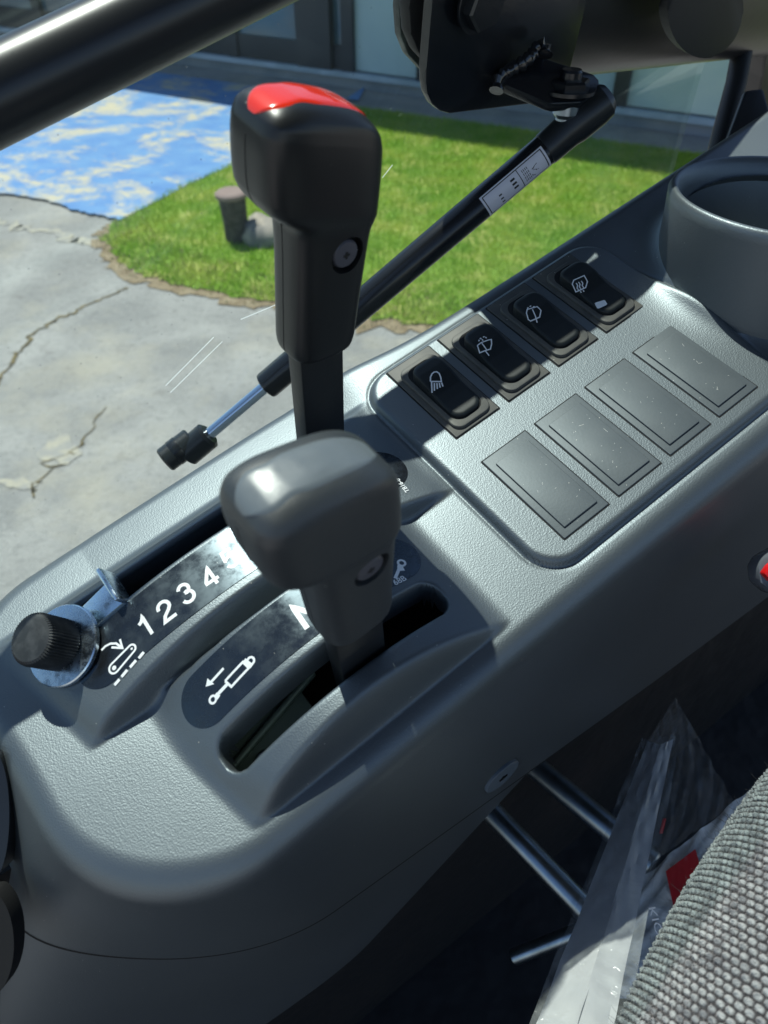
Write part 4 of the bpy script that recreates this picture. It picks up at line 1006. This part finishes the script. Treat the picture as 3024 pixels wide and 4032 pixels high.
# ================================================================== LOWER RIGHT: rods, bags, manual, seat, buckle
for i, (a, b, D0, D1, r, lb) in enumerate((((1150, 1652), (1330, 1800), 560, 520, 8.5, 'zinc plated rod coming out from behind the console, the upper of the pair'), ((1060, 1752), (1262, 1962), 560, 520, 8.5, 'zinc plated rod below and left of the upper rod'), ((1108, 2068), (1260, 2008), 560, 540, 7, 'short zinc rod with a cut end behind the white package'))):
    A_, B_ = atd(a[0], a[1], D0), atd(b[0], b[1], D1)
    d_ = (B_ - A_) / np.linalg.norm(B_ - A_)
    if i < 2: A_ = A_ - d_ * 40
    B_ = B_ + d_ * 30
    rt = mesh('steel_rod', *tube(A_, B_, r * (1 if i < 2 else .8), 28, 1.2), m_zincd, None, 40); tag(rt, lb, 'rod', 'steel rods below the console')
def film(name, al, rough=.16):
    m = bpy.data.materials.new(name); m.use_nodes = True; N = m.node_tree.nodes; L = m.node_tree.links
    p = N['Principled BSDF']; p.inputs['Base Color'].default_value = (.62, .66, .68, 1); p.inputs['Roughness'].default_value = rough
    p.inputs['Specular IOR Level'].default_value = .8
    tc = N.new('ShaderNodeTexCoord'); no = N.new('ShaderNodeTexNoise'); no.inputs['Scale'].default_value = 32; no.inputs['Detail'].default_value = 4; no.inputs['Distortion'].default_value = 2.5
    L.new(tc.outputs['Object'], no.inputs['Vector']); b = N.new('ShaderNodeBump'); b.inputs['Strength'].default_value = .8; b.inputs['Distance'].default_value = .004
    L.new(no.outputs['Fac'], b.inputs['Height']); L.new(b.outputs[0], p.inputs['Normal'])
    r = N.new('ShaderNodeMapRange'); r.inputs['From Min'].default_value = .35; r.inputs['From Max'].default_value = .7; r.inputs['To Min'].default_value = al * .6; r.inputs['To Max'].default_value = al * 1.5
    L.new(no.outputs['Fac'], r.inputs['Value']); L.new(r.outputs[0], p.inputs['Alpha']); return m
m_film = film('clear_film', .13); m_film2 = film('milky_film', .75)
def wavy_sheet(quad, D, nu=40, nv=40, amp=3., seed=0, th=.0, trim=None):
    """bilinear patch between 4 photo corners with depths; crumpled"""
    P = [atd(p[0], p[1], d) for p, d in zip(quad, D)]; r_ = np.random.default_rng(seed); V = []; F = []
    ph = r_.uniform(0, 6.28, 12); fr_ = r_.uniform(2, 9, (12, 2)); am = r_.uniform(.3, 1, 12) / 4 * amp
    n = np.cross(P[1] - P[0], P[3] - P[0]); n /= np.linalg.norm(n)
    for i in range(nu + 1):
        for j in range(nv + 1):
            u, v = i / nu, j / nv; p = P[0] * (1 - u) * (1 - v) + P[1] * u * (1 - v) + P[2] * u * v + P[3] * (1 - u) * v
            w_ = sum(am[k] * abs(math.sin(fr_[k, 0] * u * 2 + fr_[k, 1] * v * 2 + ph[k])) for k in range(12)) - amp * .5
            V.append(p + n * w_)
    for i in range(nu):
        for j in range(nv): k = i * (nv + 1) + j; F.append((k, k + nv + 1, k + nv + 2, k + 1))
    return np.array(V), F
m_paper = mat('white_package', (.5, .51, .52), .45, mottled=(40, (.42, .43, .45), .4, .7), bump=[('noise', 60, .25, .002)])
pk = thing('wrapped_manual', 'long white folded leaflet in clear plastic leaning beside the seat', 'package', tuple(atd(1330, 1900, 400)))
Va = wavy_sheet([(1398, 1598), (1428, 1606), (1232, 2260), (1135, 2260)], [480, 472, 300, 308], 6, 60, 1.2, 3)
Vb = wavy_sheet([(1428, 1606), (1456, 1594), (1318, 2260), (1232, 2260)], [472, 480, 306, 300], 6, 60, 1.2, 3)
mesh('leaflet', *join(Va, Vb), m_paper, pk, 35)
mesh('film_wrap', *wavy_sheet([(1385, 1590), (1470, 1580), (1345, 2260), (1120, 2260)], [474, 472, 294, 300], 16, 70, 3, 5), film('wrap_film', .18), pk, 50)
mesh('red_print', *plate([atd(1424, 1800, 426), atd(1432, 1768, 432), atd(1438, 1768, 432), atd(1430, 1800, 446)], .3), mat('red_print', (.45, .03, .03), .5), pk, 0)
bg1 = mesh('plastic_bag', *wavy_sheet([(1395, 1612), (1465, 1505), (1592, 1735), (1395, 1880)], [505, 515, 500, 480], 70, 70, 7, 9), m_film, None, 60)
tag(bg1, 'empty clear plastic bag standing up behind the white leaflet', 'bag')
pb2 = thing('parts_bag', 'milky plastic bag with a red panel and printed lettering, partly behind the seat', 'bag', tuple(atd(1500, 1850, 430)))
mesh('bag_film', *wavy_sheet([(1385, 1890), (1690, 1640), (1690, 2100), (1290, 2160)], [450, 450, 420, 420], 50, 50, 5, 11), m_film2, pb2, 60)
mesh('card', *wavy_sheet([(1380, 1900), (1450, 1850), (1500, 2100), (1375, 2110)], [458, 458, 430, 430], 20, 20, 1.5, 2), mat('card_print', (.05, .055, .065), .4), pb2, 50)
mesh('red_panel', *wavy_sheet([(1438, 1882), (1502, 1834), (1540, 1960), (1462, 1992)], [444, 444, 432, 432], 16, 16, 1.2, 4), mat('red_panel', (.42, .015, .02), .4, coat=.3), pb2, 50)
# printed lettering on the card, running down the bag
def px_text(txt, p, q, D, hgt, m, parent, name):
    V, F = text_mesh(txt, 1.0, .0); A_, B_ = atd(*p, D), atd(*q, D); d_ = (B_ - A_); L_ = np.linalg.norm(d_); d_ /= L_
    vw = atd(*p, D) - (-RC.T @ TC); vw /= np.linalg.norm(vw); up_ = np.cross(d_, vw); w_ = V[:, 0].max() - V[:, 0].min()
    P = (A_ + B_) / 2 + np.outer(V[:, 0] / w_ * L_, d_) - np.outer(V[:, 1] * hgt, up_) * 1.0
    return mesh(name, P, F, m, parent, 0)
px_text('KIOTI', (1409, 1960), (1436, 2050), 405, 6.2, mat('grey_ink', (.8, .82, .85), .5), pb2, 'lettering')

# seat cushion in knitted fabric
m_fab = mat('knit_fabric', (.29, .33, .33), .9, sheen=.3, mottled=(180, (.12, .14, .15), .42, .62), bump=[('noise', 900, .9, .0012), ('noise', 2500, .5, .0005)])
def seat_vf():
    cA = np.array([atd(1700, 2620, 222), atd(2090, 1830, 262)])      # axis of the bolster
    ax3 = cA[1] - cA[0]; Lh = np.linalg.norm(ax3) / 2; ax3 /= 2 * Lh; ctr = cA.mean(0)
    # radius chosen so that the silhouette passes through the photo's outline
    edge_p = atd(1535, 1955, 243); rr = np.linalg.norm((edge_p - ctr) - ax3 * ((edge_p - ctr) @ ax3))
    tocam = (-RC.T @ TC) - ctr; tocam -= ax3 * (tocam @ ax3); tocam /= np.linalg.norm(tocam); side = np.cross(ax3, tocam)
    if side @ (edge_p - ctr) < 0: side = -side
    nu, nv = 620, 560; U = np.linspace(-1.0, 1.0, nu); A_ = np.radians(np.linspace(-65, 125, nv))
    UU, AA = np.meshgrid(U, A_, indexing='ij'); half = Lh * 1.15
    R_ = rr * (1 - .10 * (UU) ** 2)
    s = UU * half; t = AA * rr; pit = 3.4
    row = s / (pit * .72); k_ = np.floor(row); f_ = row - k_
    colp = t / pit + .5 * (k_ % 2) + .18 * np.sin(s * .06); g_ = colp - np.floor(colp)
    bump_ = (np.sin(np.pi * f_) ** .8) * (np.sin(np.pi * g_) ** .7)
    twist_ = .25 * np.sin(2 * np.pi * (g_ + f_)); ch = np.sin(k_ * 12.9898 + np.floor(colp) * 78.233) * 43758.5453; ch = ch - np.floor(ch)
    disp = (1.0 + .5 * ch) * bump_ * (1 + .5 * twist_) + .10 * np.sin(colp * 19 + row * 13) * bump_ + .13 * rng.normal(0, 1, bump_.shape)
    Rd = R_ + disp
    P = ctr + s[..., None] * ax3 + (np.cos(AA) * Rd)[..., None] * tocam + (np.sin(AA) * Rd)[..., None] * side
    global LOOP_HEIGHT; LOOP_HEIGHT = bump_.reshape(-1)
    V = P.reshape(-1, 3); i = np.arange(nu - 1)[:, None]; j = np.arange(nv - 1)[None]; a = (i * nv + j); 
    Q = np.stack([a, a + nv, a + nv + 1, a + 1], -1).reshape(-1, 4)
    V2 = []; 
    return V, Q.tolist(), ctr, ax3, tocam, side, rr, half
V, F, ctr, ax3, tocam, side, rr, half = seat_vf()
seat = thing('seat_bolster', 'grey knitted fabric seat cushion in the bottom right corner', 'seat', tuple(ctr))
cu = mesh('cushion', V, F, m_fab, seat, 180)
# colour by loop height: pale on the loops, near-black between them
at = cu.data.attributes.new('loop_height', 'FLOAT', 'POINT'); at.data.foreach_set('value', LOOP_HEIGHT.astype(np.float32))
N = m_fab.node_tree.nodes; L = m_fab.node_tree.links; an = N.new('ShaderNodeAttribute'); an.attribute_name = 'loop_height'
rg = N.new('ShaderNodeMapRange'); rg.inputs['From Min'].default_value = .25; rg.inputs['From Max'].default_value = .7; L.new(an.outputs['Fac'], rg.inputs['Value'])
mx = N.new('ShaderNodeMix'); mx.data_type = 'RGBA'; L.new(rg.outputs[0], mx.inputs['Factor']); mx.inputs[6].default_value = (.015, .017, .02, 1)
bc_ = N['Principled BSDF'].inputs['Base Color']; L.new(bc_.links[0].from_socket, mx.inputs[7]); L.new(mx.outputs[2], bc_)
mesh('cushion_core', *lathe([(rr * .7, -half), (rr * .93, -half * .9), (rr * .95, half * .9), (rr * .7, half)], ctr, ax3, 48), m_floor, seat)
# loose fibres along the outline
fib = []
for _ in range(420):
    u = rng.uniform(-.8, .95); a = math.radians(rng.uniform(20, 110)); nrm = tocam * math.cos(a) + side * math.sin(a); r0_ = rr * (1 - .1 * u * u) + .6
    p = ctr + ax3 * u * half + nrm * r0_; dr = nrm + rng.normal(0, .7, 3); dr /= np.linalg.norm(dr); cv = rng.normal(0, .8, 3); ln = rng.uniform(1.2, 3.6)
    fib.append(path_tube([p + dr * ln * t + cv * ln * t * t * .5 for t in (0, .33, .66, 1)], .055, 3))
fo = mesh('fibre', *join(*fib), m_fab, seat, 60); fo['kind'] = 'stuff'

# seat-belt buckle at the right edge
bk = thing('belt_buckle', 'grey seat belt buckle with a red button at the right edge', 'buckle', tuple(atd(1660, 1235, 330)))
bq = [atd(1638, 1226, 330), atd(1650, 1204, 330), atd(1730, 1160, 330), atd(1750, 1260, 330), atd(1676, 1288, 330), atd(1642, 1260, 330)]
mesh('buckle_body', *plate(bq[::-1], 12, 2), mat('buckle_grey', (.12, .13, .15), .2, spec=.8), bk, 40)
bq = [atd(1651, 1240, 326), atd(1662, 1222, 326), atd(1720, 1180, 326), atd(1730, 1240, 326), atd(1670, 1260, 326)]
mesh('button', *plate(bq[::-1], 6, 1), mat('buckle_red', (.7, .01, .012), .35), bk, 40)

# black trim at the left edge, forward of the console
lt_ = thing('front_trim', 'smooth black trim corner beyond the front end of the console, left edge', 'trim', tuple(onx(0, 1780, -240)))
lq = [(-60, 1620)] + [(-14 + 34 * math.sin(a), 1760 - 135 * math.cos(a)) for a in np.linspace(.2, 2.9, 22)] + [(-60, 1895)]
mesh('trim_body', *plate([atd(p[0], p[1], 268) for p in lq][::-1], 10), m_satin, lt_, 40)
lq = [(-60, 1925)] + [(-30 + 60 * math.sin(a), 2040 - 118 * math.cos(a)) for a in np.linspace(.25, 2.9, 24)] + [(-60, 2160)]
mesh('lower_lip', *plate([atd(p[0], p[1], 262) for p in lq][::-1], 8), m_black, lt_, 40)
